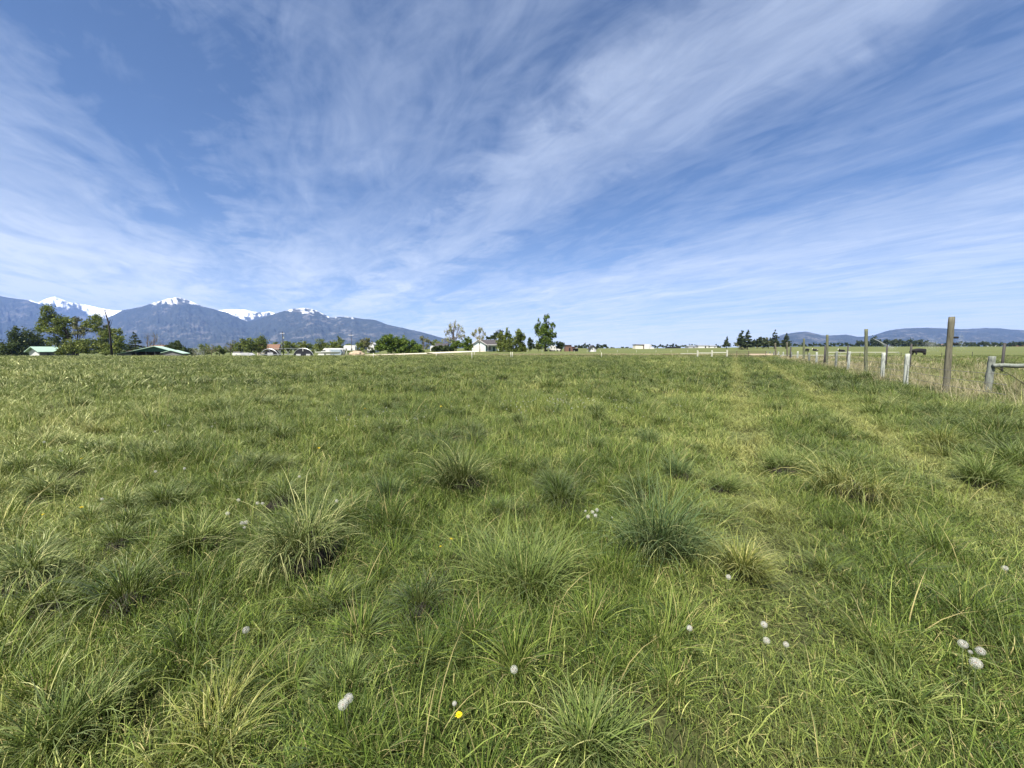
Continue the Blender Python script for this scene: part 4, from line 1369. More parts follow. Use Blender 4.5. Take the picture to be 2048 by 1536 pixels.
def window(par, x, y, z, w, h, frame='white', glass='glass'):
    f = MB()
    e = .08
    f.box(x - w / 2 - e, x + w / 2 + e, y - .05, y + .03, z - e, z).box(x - w / 2 - e, x + w / 2 + e, y - .05, y + .03, z + h, z + h + e)
    f.box(x - w / 2 - e, x - w / 2, y - .05, y + .03, z, z + h).box(x + w / 2, x + w / 2 + e, y - .05, y + .03, z, z + h)
    o = f.build('window', M[frame], par)
    MB().box(x - w / 2, x + w / 2, y - .02, y + .02, z, z + h).build('pane', M[glass], o)
    return o


# --- blue house with garage
Z = 170.0
k = Z / F
px0, py0, pz0 = at_ground(958, Z)
o = empty('blue_house', (px0, Z, pz0 + .15))
tag(o, 'pale blue single storey house with a white garage door and grey shingle roof', 'house')
eave, peak = 3.15, 5.4
w = MB()
w.prism([(-3.0, -.4), (3.0, -.4), (3.0, 2.75), (0, 4.85), (-3.0, 2.75)], 0, 7.0)
w.box(8.2, 13.5, 1.2, 8.0, -.4, 2.75)
w.box(3.001, 8.2, 3.2, 8.0, -.4, 2.75)
w.build('wall', M['aqua'], o)
rf = MB()
for s in (-1, 1):
    rf.prism([(0, 5.15), (s * 3.75, 2.72), (s * 3.75, 2.55), (0, 4.95)], -.55, 6.0)
rf.prismx([(.55, 2.86), (4.8, 5.12), (9.0, 2.86), (9.0, 2.70), (4.8, 4.94), (.55, 2.70)], .4, 14.0)
rfo = rf.build('roof', M['shingle'], o)
tr = MB()
for s in (-1, 1):
    tr.prism([(0, 5.2), (s * 3.85, 2.70), (s * 3.85, 2.45), (0, 4.9)], -.62, -.55)
tr.box(3.85, 14.05, .44, .55, 2.66, 2.86)
tr.build('white_trim', M['white'], rfo)
d = MB().box(-2.35, 2.35, -.06, -.01, -.3, 2.15).build('garage_door', M['white'], o)
gr = MB()
for i in range(1, 4): gr.box(-2.3, 2.3, -.075, -.06, -.3 + i * .61, -.28 + i * .61)
gr.build('panel_seam', M['grey_light'], d)
fr = MB().box(-2.6, -2.36, -.08, 0, -.3, 2.4).box(2.36, 2.6, -.08, 0, -.3, 2.4).box(-2.36, 2.36, -.08, 0, 2.16, 2.4)
fr.build('door_frame', M['white'], o)
window(o, 4.6, 3.18, .5, 1.0, 1.6)
dd = MB().box(6.0, 6.95, 3.12, 3.19, -.3, 1.9).build('front_door', M['green_dark'], o)
MB().box(6.82, 6.88, 3.07, 3.12, .75, .85).build('handle', M['metal'], dd)
pp = MB().box(3.9, 4.05, .7, .85, -.4, 2.7).box(8.0, 8.15, .7, .85, -.4, 2.7).build('porch_post', M['white'], o)
window(o, 9.6, 1.18, 1.0, .9, 1.2)
window(o, 12.0, 1.18, 1.0, 1.1, 1.2)

gxy = lambda px, Z: ((px - 1024) * Z / F, Z)
sheet('driveway', 'pale gravel driveway leading to the garage', [gxy(850, 122), gxy(885, 133), gxy(920, 146), gxy(945, 158), gxy(958, 168.5)], 6.5, M['gravel'], .03, crown=.28)
sheet('farm_lane', 'pale gravel lane along the farmyard', [gxy(690, 112), gxy(740, 114), gxy(800, 117), gxy(850, 122)], 5.0, M['gravel'], .03, crown=.22)

# --- white gabled farm building with green roof
Z = 178.0
p = at_ground(70, Z)
o = empty('farm_building', p)
tag(o, 'white gabled farm building with a pale green metal roof, at the far left', 'building')
MB().prism([(-2.0, -1), (2.6, -1), (2.6, 2.3), (.3, 4.2), (-2.0, 2.3)], 0, 14).build('wall', M['white'], o)
rf = MB()
rf.prism([(.3, 4.75), (3.5, 2.35), (3.5, 2.15), (.3, 4.5)], -1.2, 15)
rf.prism([(.3, 4.75), (-2.9, 2.35), (-2.9, 2.15), (.3, 4.5)], -1.2, 15)
rf.build('roof', M['roof_green'], o)
MB().box(2.61, 2.66, .3, 13.8, -.6, 2.2).build('side_panel', M['board_grey'], o)  # grey sheet over the white east wall paints that side's shade
for yy in (3.0, 6.5, 10.0):
    MB().box(2.67, 2.73, yy, yy + 1.2, .4, 1.6).build('window', M['glass'], o)

# --- open green barn
Z = 176.0
p = at_ground(312, Z)
o = empty('open_barn', p, 150)
tag(o, 'low open barn with a wide pale green metal roof and dark gable', 'barn')
H = 5.0
MB().prism([(0, H), (5.2, 3.1), (5.2, 2.9), (0, H - .25)], -1.2, 12).prism([(0, H), (-9.5, 2.2), (-13, 1.5), (-13, 1.3), (-9.5, 2.0), (0, H - .25)], -1.2, 12).build('roof', M['roof_green'], o)
MB().prism([(0, H - .28), (5.0, 2.9), (5.0, 2.4), (-6.5, 2.4), (-6.5, 2.75)], -.1, .1).build('gable', M['green_dark'], o)
MB().box(-12.5, 5.0, 11.4, 11.6, -1, 3.0).box(4.8, 5.0, 0.2, 11.4, -1, 2.9).build('back_wall', M['board_brown'], o)
MB().box(-12.6, -12.4, .0, 11.4, -1, 1.35).box(-12.4, -8.0, -.1, .1, -1, 1.6).build('side_panel', M['board_grey'], o)
for xx in (-8.0, -6.4, -3.0, .0, 4.9):
    MB().box(xx - .1, xx + .1, -.2, 0, -1, 2.45).build('barn_post', M['board_grey'], o)
MB().box(1.2, 4.4, 1.2, 1.3, -.5, 1.5).build('stall_panel', M['board_grey'], o)
for i, (xx, yy, ln) in enumerate([(-5.4, -1.5, 2.6), (-2.4, -2.0, 2.2)]):
    pass
p2 = at_ground(347, 174)
o = empty('small_shed', p2, 165)
tag(o, 'small grey board shed with a pale green roof, right of the open barn', 'shed')
MB().prism([(-3.8, -1), (3.6, -1), (3.6, 1.5), (-.4, 2.6), (-3.8, 1.7)], 0, 5).build('wall', M['board_grey'], o)
MB().prism([(-.4, 3.1), (-4.3, 1.95), (-4.3, 1.8), (-.4, 2.9)], -.5, 5.5).prism([(-.4, 3.1), (4.3, 1.6), (4.3, 1.45), (-.4, 2.9)], -.5, 5.5).build('roof', M['roof_green'], o)
p2 = at_ground(316, 225)
o = empty('pink_house', p2)
tag(o, 'pink walled house half hidden behind the open barn roof', 'house')
MB().box(-4.2, 4.6, 0, 7, -1, 5.2).build('wall', M['pink'], o)
MB().prismx([(-.5, 5.1), (3.5, 6.2), (7.5, 5.1), (7.5, 4.9), (-.5, 4.9)], -4.6, 5.0).build('roof', M['brick'], o)
window(o, 2.0, -.02, 3.2, 1.0, 1.1)
p2 = at_ground(537, 215)
o = empty('orange_roofed_house', p2, 160)
tag(o, 'house with an orange tile roof showing between the orchard trees', 'house')
MB().box(-5, 5, 0, 8, -2, 3.6).build('wall', M['cream'], o)
MB().prismx([(-.7, 3.5), (4, 6.4), (8.7, 3.5), (8.7, 3.3), (-.7, 3.3)], -5.6, 5.6).build('roof', M['roof_orange'], o)

# --- small white and grey stock shelter
p = at_ground(484, 160)
o = empty('stock_shelter', p)
tag(o, 'low white and grey box shelter with a stepped end, left of the hoop frame', 'shelter')
zz = -p[2] * 0
MB().box(-3.7, -.2, 0, 2.5, -1, 1.75).build('white_half', M['white'], o)
MB().box(-.2, 3.0, .05, 2.5, -1, 1.85).prism([(3.0, -1), (4.6, -1), (4.3, 1.0), (3.0, 1.75)], .1, 2.4).build('grey_half', M['grey_light'], o)
MB().box(-3.5, -.6, .2, 2.3, 1.76, 2.3).build('dark_lid', M['board_grey'], o)
MB().box(-1.95, -1.8, -.05, 0, -.5, 1.2).build('door_gap', M['dark'], o)

# --- hoop house
Z = 165.0
k = Z / F
p = at_ground(576, Z)
o = empty('hoop_house', p)
tag(o, 'long hoop house frame with a black arched end', 'hoop house')


def arch(cx, rx, rz, y0, y1, n=14):
    a = [math.pi * i / n for i in range(n + 1)]
    return [(cx - rx * math.cos(t), rz * math.sin(t)) for t in a]


h_end = zpx(696.5, Z, p[2])
poly = arch((608 - 576) * k, 4.4, h_end, 0, 0)
MB().prism([(poly[0][0], -1)] + poly + [(poly[-1][0], -1)], 0, .12).build('black_end', M['black'], o)
rim = MB()
rim.tube([(x, -.05, z) for x, z in poly], .09, 6)
rim.tube([(x * 1 - 14.5, -.05, z) for x, z in arch((608 - 576) * k, 3.9, h_end * .93, 0, 0)], .12, 6)
rim.tube([((608 - 576) * k, 0, h_end), ((608 - 576) * k - 14.5, 0, h_end * .95)], .07, 5)
rim.tube([((608 - 576) * k - 4.4, 0, 1.2), ((608 - 576) * k - 14.5 - 3.9, 0, 1.1)], .1, 5)
rim.tube([((608 - 576) * k - 4.4, -.3, .25), ((608 - 576) * k - 14.5 - 3.9, -.3, .25)], .16, 5)
for q in (3.8, 7.6, 11.2):
    rim.tube([((608 - 576) * k - q - 1.4, 0, h_end * .97), ((608 - 576) * k - q - 4.0, 0, .2)], .05, 4)
    rim.tube([((608 - 576) * k - q - 4.0, 0, h_end * .97), ((608 - 576) * k - q - 1.4, 0, .2)], .05, 4)
rim.build('frame', M['metal'], o)
poly2 = arch((608 - 576) * k - 14.5, 3.75, h_end * .91, 0, 0)
MB().prism([(poly2[0][0], -1)] + poly2 + [(poly2[-1][0], -1)], 2.0, 2.1).build('dark_inside', M['dark'], o)  # near-black sheet stands in for the shade inside the open arch
cx = (608 - 576) * k
for s, wd in ((-1, 1.9), (1, 1.8)):
    MB().box(cx + s * 2.1 - wd / 2, cx + s * 2.1 + wd / 2, -.12, -.02, -.5, 1.35).build('end_panel', M['grey_light'], o)
MB().box(cx - 13.8 - 1.6 - 1, cx - 13.8 + .8 - 1, 1.6, 1.9, -.5, 1.9).build('inner_panel', M['grey_light'], o)
MB().tube([(cx, -.2, h_end - 1.3), (cx, -.2, h_end + .3)], .14, 6).build('vent_pipe', M['white'], o)

# --- boat
p = at_ground(657, 156)
o = empty('motor_boat', p)
tag(o, 'long white motor boat parked on a trailer in the farmyard', 'boat')
hb = MB()
secs = [(-5.2, .05, 1.7, 1.85), (-3.8, .7, 1.15, 1.85), (-1.5, 1.0, .95, 1.8), (2.0, 1.05, .95, 1.75), (4.8, .95, 1.05, 1.7)]
vs, fs = [], []
for (x, w_, zb, zt_) in secs:
    vs += [(x, -w_, zt_), (x, -w_ * .75, (zb + zt_) / 2 - .1), (x, 0, zb), (x, w_ * .75, (zb + zt_) / 2 - .1), (x, w_, zt_)]
for i in range(len(secs) - 1):
    for q in range(4):
        fs.append((i * 5 + q, i * 5 + q + 1, i * 5 + q + 6, i * 5 + q + 5))
    fs.append((i * 5 + 4, i * 5, i * 5 + 5, i * 5 + 9))
fs.append((20, 21, 22, 23, 24))
hb.add(vs, fs)
hb.build('hull', M['white'], o)
MB().prism([(-2.6, 1.8), (-1.6, 2.5), (.6, 2.65), (1.2, 1.8)], -.7, .7).build('cabin', M['white'], o)
MB().prism([(-2.2, 2.02), (-1.75, 2.4), (-.6, 2.47), (-.6, 2.02)], -.72, .72).build('windscreen', M['glass'], o)
MB().box(-4.2, 4.6, -.1, .1, .5, .62).box(-3.6, -1.2, -.7, .7, .45, 1.0).build('trailer_frame', M['white'], o)
for xx in (1.6, 2.6):
    MB().tube([(xx, -.95, .35), (xx, -.7, .35)], .35, 12).build('wheel', M['steel_dark'], o)

# --- motorhome / caravans
def caravan(px, Z, label, L, Ht, two=False, low=0.5, name='camper_trailer', awn=False, az=180):
    p = at_ground(px, Z)
    o = empty(name, p, az)
    tag(o, label, 'camper')
    MB().prism([(-L / 2, low), (-L / 2 + .3, low - .1), (L / 2 - .2, low - .1), (L / 2, low + .3), (L / 2, Ht - .6), (L / 2 - .5, Ht), (-L / 2 + .6, Ht), (-L / 2, Ht - .5)], 0, 2.4).build('body', M['white'], o)
    for xx in ((-L * .27, L * .2) if two else (-L * .2,)):
        window(o, xx, -.02, Ht * .52, L * .13, .6)
    for xx in (-.5, .45):
        MB().tube([(xx, -.02, .35), (xx, .25, .35)], .36, 12).build('wheel', M['steel_dark'], o)
    return o


o = caravan(667, 166, 'white motorhome with a grey blue side tent, behind the boat', 8.4, 3.3, True, name='motorhome')
MB().prism([(-.4, .3), (3.9, .3), (4.3, 1.4), (3.9, 2.75), (-1.2, 2.75)], -1.4, -.03).build('side_tent', M['grey_blue'], o)
caravan(700, 190, 'white camper trailer behind the thin pole', 5.6, 4.6, True, low=2.2)
caravan(1106, 176, 'white camper with a dark window band under the big green tree', 2.8, 2.7, True)
p = at_ground(1117.5, 178)
o = empty('white_van', p)
tag(o, 'small white van between the camper and the red brown shed', 'van')
MB().prism([(-.9, .4), (1.0, .4), (1.0, 2.0), (.4, 2.3), (-.9, 2.3)], 0, 2).build('body', M['white'], o)
MB().box(-.5, .5, -.03, .0, 1.35, 1.9).build('windscreen', M['glass'], o)
for xx in (-.6, .65): MB().tube([(xx, -.03, .35), (xx, .2, .35)], .34, 10).build('wheel', M['steel_dark'], o)
p = at_ground(1097, 172)
o = empty('farm_wagon', p)
tag(o, 'grey slatted wagon under the left side of the big green tree', 'wagon')
MB().box(-1.2, 1.1, 0, 1.6, .6, .8).build('bed', M['board_grey'], o)
for xx in (-1.1, -.4, .3, 1.0): MB().box(xx - .06, xx + .06, -.02, .05, .8, 1.9).build('stake', M['grey_light'], o)
for xx in (-.8, .7): MB().tube([(xx, -.05, .4), (xx, .15, .4)], .4, 10).build('wheel', M['steel_dark'], o)
p = at_ground(865, 172)
o = empty('white_van', p)
tag(o, 'white van parked left of the dark rounded bush by the driveway', 'van')
MB().prism([(-.9, .4), (.9, .4), (.95, 1.5), (.5, 2.6), (-.5, 2.75), (-.9, 2.2)], 0, 4).build('body', M['white'], o)
MB().prism([(.2, 1.5), (.8, 1.5), (.42, 2.3), (.2, 2.35)], -.02, .0).build('side_window', M['glass'], o)
for yy in (.5, 3.2): MB().tube([(.85, yy, .35), (.98, yy, .35)], .35, 10).build('wheel', M['steel_dark'], o)
p = at_ground(742, 236)
o = empty('white_house', p)
tag(o, 'white two storey house showing beside the bright green tree row', 'house')
o.scale = (1.1, 1.1, 1.12)
MB().box(-1.9, 2.3, 0, 7, -1, 3.6).prism([(-.9, 3.6), (1.7, 3.6), (1.7, 4.6), (.4, 5.4), (-.9, 4.6)], .3, 6).build('wall', M['white'], o)
MB().prism([(.4, 5.65), (2.0, 4.65), (2.0, 4.45), (.4, 5.4)], 0, 6.3).prism([(.4, 5.65), (-1.2, 4.65), (-1.2, 4.45), (.4, 5.4)], 0, 6.3).box(-2.1, -1.21, -.2, 7, 3.6, 3.75).build('roof', M['grey_light'], o)
window(o, .4, .28, 3.9, .6, .7)
window(o, -.8, -.02, 2.0, .8, .9)
p = at_ground(884, 190)
o = empty('grey_outbuilding', p)
tag(o, 'grey roofed outbuilding behind the dark rounded bushes', 'outbuilding')
MB().box(-3, 2.5, 0, 5, -1, 2.6).build('wall', M['board_grey'], o)
MB().prismx([(-.5, 2.5), (2.5, 4.0), (5.5, 2.5), (5.5, 2.3), (-.5, 2.3)], -3.4, 2.9).build('roof', M['shingle'], o)
# dirt mound
p = at_ground(714, 168)
mb = bmesh.new()
bmesh.ops.create_icosphere(mb, subdivisions=4, radius=1)
for v in mb.verts:
    n_ = mnoise.fractal(v.co * 2.2, 1, 2, 4)
    v.co = Vector((v.co.x * 3.2, v.co.y * 2.4, max(-.3, v.co.z) * 1.75)) * (1 + .22 * n_)
me = bpy.data.meshes.new('dirt_mound')
mb.to_mesh(me)
mb.free()
o = link('dirt_mound', me, M['tan'], smooth=True)
o.location = p
tag(o, 'bare tan dirt mound in front of the white camper trailer', 'dirt mound')

# --- red brown shed
Z = 176.0
p = at_ground(1139, Z)
o = empty('red_shed', p)
tag(o, 'red brown shed with a tall flat left part and a lower right part', 'shed')
MB().box(-2.0, .75, 0, 4, -.5, 2.75).prism([(.751, -.5), (2.5, -.5), (2.5, 1.7), (2.1, 1.95), (.751, 2.1)], .05, 4).build('wall', M['brick'], o)
MB().box(-2.2, .95, -.3, 4.2, 2.76, 2.95).prism([(.96, 2.25), (2.2, 2.08), (2.7, 1.75), (2.7, 1.6), (2.1, 1.98), (.96, 2.12)], -.2, 4.2).build('roof', M['board_brown'], o)
MB().box(-.35, .3, -.04, -.01, -.3, 1.7).build('door', M['dark'], o)
MB().box(1.2, 1.9, -.0, .04, 1.1, 1.55).build('window', M['glass'], o)
p = at_ground(1151, Z - 2)
o = empty('lean_to', p)
tag(o, 'black open lean-to at the right side of the red brown shed', 'lean-to')
MB().box(-1.0, 1.1, .05, 3, -.5, 1.2).build('dark_stall', M['dark'], o)
MB().prism([(-1.0, 1.22), (1.5, 1.45), (1.5, 1.6), (-1.0, 1.4)], -.4, 3.2).build('roof', M['board_brown'], o)

# --- playhouse
p = at_ground(1185, 158)
o = empty('little_house', p)
tag(o, 'tiny gabled house with white door and arched dark window, alone on field edge', 'playhouse')
MB().prism([(-1.2, -.3), (1.35, -.3), (1.35, 1.35), (0.05, 2.3), (-1.2, 1.35)], 0, 2.6).build('wall', M['grey_light'], o)
MB().prism([(.05, 2.75), (1.95, 1.2), (1.95, 1.02), (.05, 2.5)], -.5, 3.0).prism([(.05, 2.75), (-1.75, 1.25), (-1.75, 1.07), (.05, 2.5)], -.5, 3.0).build('roof', M['shingle'], o)
d = MB().prism([(-.75, -.25), (.35, -.25), (.35, 1.3), (.1, 1.7), (-.5, 1.7), (-.75, 1.3)], -.08, -.01).build('door', M['white'], o)
MB().prism([(-.42, .85), (.02, .85), (.02, 1.25), (-.2, 1.45), (-.42, 1.25)], -.11, -.08).build('door_window', M['glass'], d)
# --- white box building
Z = 330.0
k = Z / F
p = at_ground(1287, Z)
o = empty('box_barn', p)
tag(o, 'boxy barn with a beige front and a bright white wing on the far field edge', 'barn')
MB().box(-7.3, -.3, 0, 8, -1, 3.4).build('beige_front', M['cream'], o)
MB().prism([(-7.6, 3.9), (-.1, 3.6), (-.1, 3.3), (-7.6, 3.6)], -.5, 8).box(-.9, -.1, -.3, 8, -.5, 3.3).build('roof', M['board_brown'], o)
MB().box(-.099, 4.4, -.6, 8, -1, 4.0).build('white_wing', M['white'], o)
MB().box(4.41, 6.6, .5, 8, -1, 3.6).build('grey_side', M['grey_light'], o)
MB().box(4.7, 8.4, -.9, .3, -1, 1.1).build('annex', M['white'], o)
for (px, w_, h_, lab, mt, nm) in [
    (1346, 26, 1.3, 'long low black covered hay stack on the far field edge', 'black', 'hay_stack'),
    (1383, 15, 1.5, 'grey white low barn with a dark end on the far field edge', 'grey_light', 'far_barn'),
    (1405, 20, 2.2, 'long white low barn on the far field edge, left of two', 'white', 'far_barn'),
    (1425, 14, 1.9, 'white low barn on the far field edge, right of two', 'white', 'far_barn')]:
    Z = 380.0
    k = Z / F
    p = at_ground(px, Z)
    o = empty(nm, p)
    tag(o, lab, 'hay stack' if mt == 'black' else 'barn', None if mt == 'black' else 'low barns on the far field edge')
    W = w_ * k / 2
    base = zpx(695.5, Z, p[2]) - .2
    if mt == 'black':
        MB().prism([(-W, -1), (W, -1), (W, base + h_ * .8), (W - .8, base + h_), (-W + 1.2, base + h_), (-W, base + h_ * .6)], 0, 5).build('tarp', M['black'], o)
    else:
        MB().box(-W, W, 0, 8, -1, base + h_).build('wall', M[mt], o)
        MB().prismx([(-.4, base + h_ + .01), (4, base + h_ + 1.0), (8.4, base + h_ + .01)], -W - .3, W + .3).build('roof', M['metal'], o)
        MB().box(W * .3, W * .55, -.04, -.005, base - .2, base + h_ * .8).build('door', M['dark'], o)
for i, (px, wpx, hh, mt, rfm, lab) in enumerate([
    (2036, 16, 3.4, 'brick', 'brick', 'reddish house among the trees at the far right edge'),
    (1884, 10, 2.8, 'brick', 'brick', 'reddish house roof behind the tall leaning post'),
    (1985, 10, 2.8, 'white', 'shingle', 'small white house far off among trees at the right')]):
    Z = 610.0
    k = Z / F
    p = at_ground(px, Z)
    o = empty('far_house', p)
    tag(o, lab, 'house', 'far houses at the right')
    W = wpx * k / 2
    base = zpx(692, Z, p[2])
    MB().box(-W, W, 0, 9, -1, base + hh * .6).build('wall', M[mt], o)
    MB().prismx([(-.6, base + hh * .61), (4.5, base + hh * 1.2), (9.6, base + hh * .61)], -W - .5, W + .5).build('roof', M[rfm], o)
    window(o, 0, -.05, base + .6, 1.6, 1.2)


# ------------------------------------------------------------------ poles
def pole(px, top_py, Z, label, arm=1.6, r=.15, two=False):
    p = at_ground(px, Z)
    o = empty('power_pole', p)
    tag(o, label, 'utility pole')
    h = zpx(top_py, Z, p[2])
    MB().tube([(0, 0, -.5), (0, 0, h)], [r * 1.1, r * .8], 8).build('pole', M['bark_dark'], o, True)
    if arm:
        MB().box(-arm, arm, -.2, -.08, h - .9, h - .72).build('crossarm', M['grey_light'], o)
        for q in (-.9, -.45, .45, .9):
            MB().tube([(q * arm, -.14, h - .72), (q * arm, -.14, h - .45)], .06, 6).build('insulator', M['grey_light'], o)
    return o, h


o, h = pole(568.5, 663, 158, 'dark power pole with a transformer, rising over the hoop frame', .9)
MB().tube([(.45, -.1, h - 2.9), (.45, -.1, h - 2.1)], .26, 10).build('transformer', M['metal'], o)
pole(704.7, 667, 172, 'thin dark power pole with a white crossarm beside the dirt mound', 1.1, .12)
pole(1170, 684, 430, 'faint far power pole left of the tiny gabled house', 1.6, .16)
# ------------------------------------------------------------------ fences on the right
def rough_post(h, r, seed, n=12, sides=10, flat=True):
    rg = random.Random(seed)
    b = MB()
    pts, rad = [], []
    for i in range(n + 1):
        z = -.3 + (h + .3) * i / n
        pts.append((rg.uniform(-1, 1) * r * .06, rg.uniform(-1, 1) * r * .06, z))
        rad.append(r * (1.05 - .1 * i / n) * (1 + rg.uniform(-.05, .05)))
    pts[-1] = (pts[-1][0], pts[-1][1], h)
    pts.append((pts[-1][0], pts[-1][1], h + r * .12))
    rad.append(rad[-1] * .78)
    b.tube(pts, rad, sides)
    for i in range(len(b.v)):
        x, y, z = b.v[i]
        f = 1 + .10 * mnoise.noise(Vector((x * 9 + seed, y * 9, z * 1.5)))
        b.v[i] = (x * f, y * f, z)
    return b


fp = empty('pasture_fence', (fence_x(12), 12, gz(fence_x(12), 12)))
tag(fp, 'long fence of tall leaning wooden posts and short white posts along the right side', 'fence')
org = Vector(fp.location)


def line_Y(px_base):
    return 6.1 / ((px_base - 1024) / F - 0.615)


# short white posts: (pixel x of foot, pixel y of top, width px)
WHITE = [(1814.5, 708, 11), (1766.5, 706, 9), (1696.5, 703.3, 6.2), (1670.5, 703, 5.6), (1632.5, 704.5, 5), (1617.5, 706, 4.4), (1593.5, 703, 4), (1581.3, 704, 3.4), (1564.7, 704, 3.2), (1555, 703.5, 3), (1546, 703.5, 3), (1538, 703.5, 2.8), (1532, 703.5, 2.6)]
tops = []
for i, (bx, ty, wpx) in enumerate(WHITE):
    Y = line_Y(bx)
    x = fence_x(Y)
    z0 = gz(x, Y)
    top = at_y(1024, ty, Y)[2]
    q = rough_post(top - z0, max(.05, wpx * .5 * Y / F / math.sqrt(1 + ((bx - 1024) / F) ** 2)), i + 3).build('white_post', M['post_white'] if i in (1, 2, 4, 6, 8, 9) else M['post_grey'], fp, True)
    if i == 0: q.data.materials.clear(); q.data.materials.append(M['post_white'])
    q.location = Vector((x, Y, z0)) - org
    q.rotation_euler = (random.uniform(-.02, .02), random.uniform(-.03, .02), i)
    tops.append((x, Y, top))
# tall wooden posts: foot pixel x, top pixel (x, y), width px
TALL = [(1887, 1903.5, 634, 15, 'wood_old'), (1727.6, 1732.5, 658, 7.8, 'wood_moss'), (1650, 1654.5, 669.5, 5.6, 'wood_moss'), (1604, 1608, 677.5, 4.6, 'wood_moss'), (1572, 1574, 684.5, 3.8, 'wood_old'), (1549, 1550.5, 686, 3.6, 'wood_old')]
tall = []
for i, (bx, tx, ty, wpx, mt) in enumerate(TALL):
    Y = line_Y(bx)
    x = fence_x(Y) + .15
    z0 = gz(x, Y)
    pt = at_y(tx, ty, Y)
    h = pt[2] - z0
    wpx /= math.sqrt(1 + ((bx - 1024) / F) ** 2)
    q = rough_post(h, wpx * .5 * Y / F, i + 30, 16).build('wooden_post', M[mt], fp, True)
    q.location = Vector((x, Y, z0)) - org
    q.rotation_euler = (0, math.atan2(pt[0] - x, h), 0)
    tall.append((x, Y, z0 + h))
    if i == 0:
        b = MB()
        for zz in (h * .83, h * .745):
            b.tube([(wpx * .5 * Y / F * .5, -.05, zz * .9), (wpx * .5 * Y / F + .09, -.06, zz * .9)], .036, 6)
        b.build('insulator', M['black'], q)
# wires strung on the posts
wb = MB()
Ys = [9.0] + [Y for (_, Y, _) in tops] + [72]
for hgt in (.25, .45, .68, .92):
    pts = []
    for a, b_ in zip(Ys[:-1], Ys[1:]):
        for s in range(4):
            Y = a + (b_ - a) * s / 4
            pts.append((fence_x(Y) - org.x, Y - org.y, gz(fence_x(Y), Y) + hgt - .03 * math.sin(math.pi * s / 4) - org.z))
    wb.tube(pts, .006, 4, False)
wb.build('wire', M['wire'], fp)

# corner brace at the right edge
Y = 12.3
pt = at_y(1990, 713, Y)
x, z0 = pt[0] - .12, gz(pt[0], Y)
o = empty('corner_brace', (x, Y, z0))
tag(o, 'weathered corner post with a horizontal log rail and brace wire at the right edge', 'fence brace')
h = pt[2] - z0
q = rough_post(h, .088, 61, 14).build('corner_post', M['post_grey'], o, True)
q.rotation_euler = (0, .03, 0)
zr = at_y(1990, 731, Y)[2] - z0
rb = MB()
rp = [(-.04 + 2.7 * i / 8, -.12 + .02 * math.sin(i), zr + .012 * math.sin(i * 2.1)) for i in range(9)]
rb.tube(rp, [.062, .066, .07, .068, .07, .072, .07, .07, .07], 10)
rb.build('log_rail', M['post_grey'], o, True)
MB().tube([(.12, -.06, zr - .06), (.7, -.05, zr - .34), (1.5, -.03, zr - .85)], .008, 5).tube([(.22, -.05, zr - .09), (.35, -.05, zr - .17)], .009, 5).build('brace_wire', M['steel_dark'], o)
q = rough_post(h, .09, 62, 14).build('end_post', M['post_grey'], o, True)
q.location = (2.75, 0, 0)

# second fence of thin dark pipes farther right
pf = empty('pipe_post_row', at_ground(2004, 20.7))
tag(pf, 'row of thin dark steel pipe posts in the next pasture', 'fence')
org2 = Vector(pf.location)
for (px, ty, Yp, r) in [(2004, 686, 20.7, .055), (1819, 688, 25, .05), (1771, 690, 30, .055), (1693, 691, 33.6, .05), (1648, 691, 34, .07), (1579, 694, 52, .09)]:
    p = at_ground(px, Yp)
    hh = zpx(ty, Yp, p[2])
    q = MB().tube([(0, 0, -.3), (0, 0, hh)], r, 8).build('pipe_post', M['steel_dark'], pf, True)
    q.location = Vector(p) - org2
# slim stakes of a cross fence in the next pasture
sf = empty('stake_row', at_ground(1881, 62))
tag(sf, 'row of slim dark stakes with thin wires near the black cow', 'fence')
org3 = Vector(sf.location)
pr = None
wv = MB()
for (px, ty) in [(2060, 704), (1942, 703.5), (1881, 705), (1800, 705), (1718, 705.5), (1668, 705), (1613, 703.5)]:
    p = at_ground(px, 62)
    hh = zpx(ty, 62, p[2])
    q = MB().tube([(0, 0, -.3), (0, 0, hh)], .035, 6).build('stake', M['steel_dark'], sf)
    q.location = Vector(p) - org3
    e = Vector((p[0], p[1], p[2] + hh - .08)) - org3
    if pr is not None: wv.tube([pr, e], .006, 4, False)
    pr = e
wv.build('wire', M['wire'], sf)

# gate across the track and the white rail fence beside it
Y = 66.0
k = Y / F
p = at_ground(1453, Y)
o = empty('tube_gate', p)
tag(o, 'rusty red brown tube gate across the wheel track, far end of the field', 'gate')
W = (1531 - 1454) * k
b = MB()
for zz in (.3, .55, .8, 1.02, 1.22): b.tube([(.1, 0, zz), (W, 0, zz)], .028, 6)
fr_ = b.build('bars', M['steel_rust'], o)
for xx in (.1, (1472 - 1453) * k, (1495.5 - 1453) * k, W):
    MB().tube([(xx, -.02, .25), (xx, -.02, 1.26)], .04, 6).build('upright', M['steel_rust'], o)
p = at_ground(1423, Y)
o = empty('white_rail_fence', p)
tag(o, 'short white rail fence left of the tube gate', 'fence')
for px, ty in ((1394, 702), (1422.5, 701.5), (1452.7, 701)):
    q = at_ground(px, Y)
    hh = zpx(ty, Y, q[2])
    MB().box(-.1, .1, -.1, .1, -.2, hh).prism([(-.1, hh + .001), (.1, hh + .001), (0, hh + .1)], -.1, .1).build('post', M['white_plastic'], o).location = (q[0] - p[0], 0, q[2] - p[2])
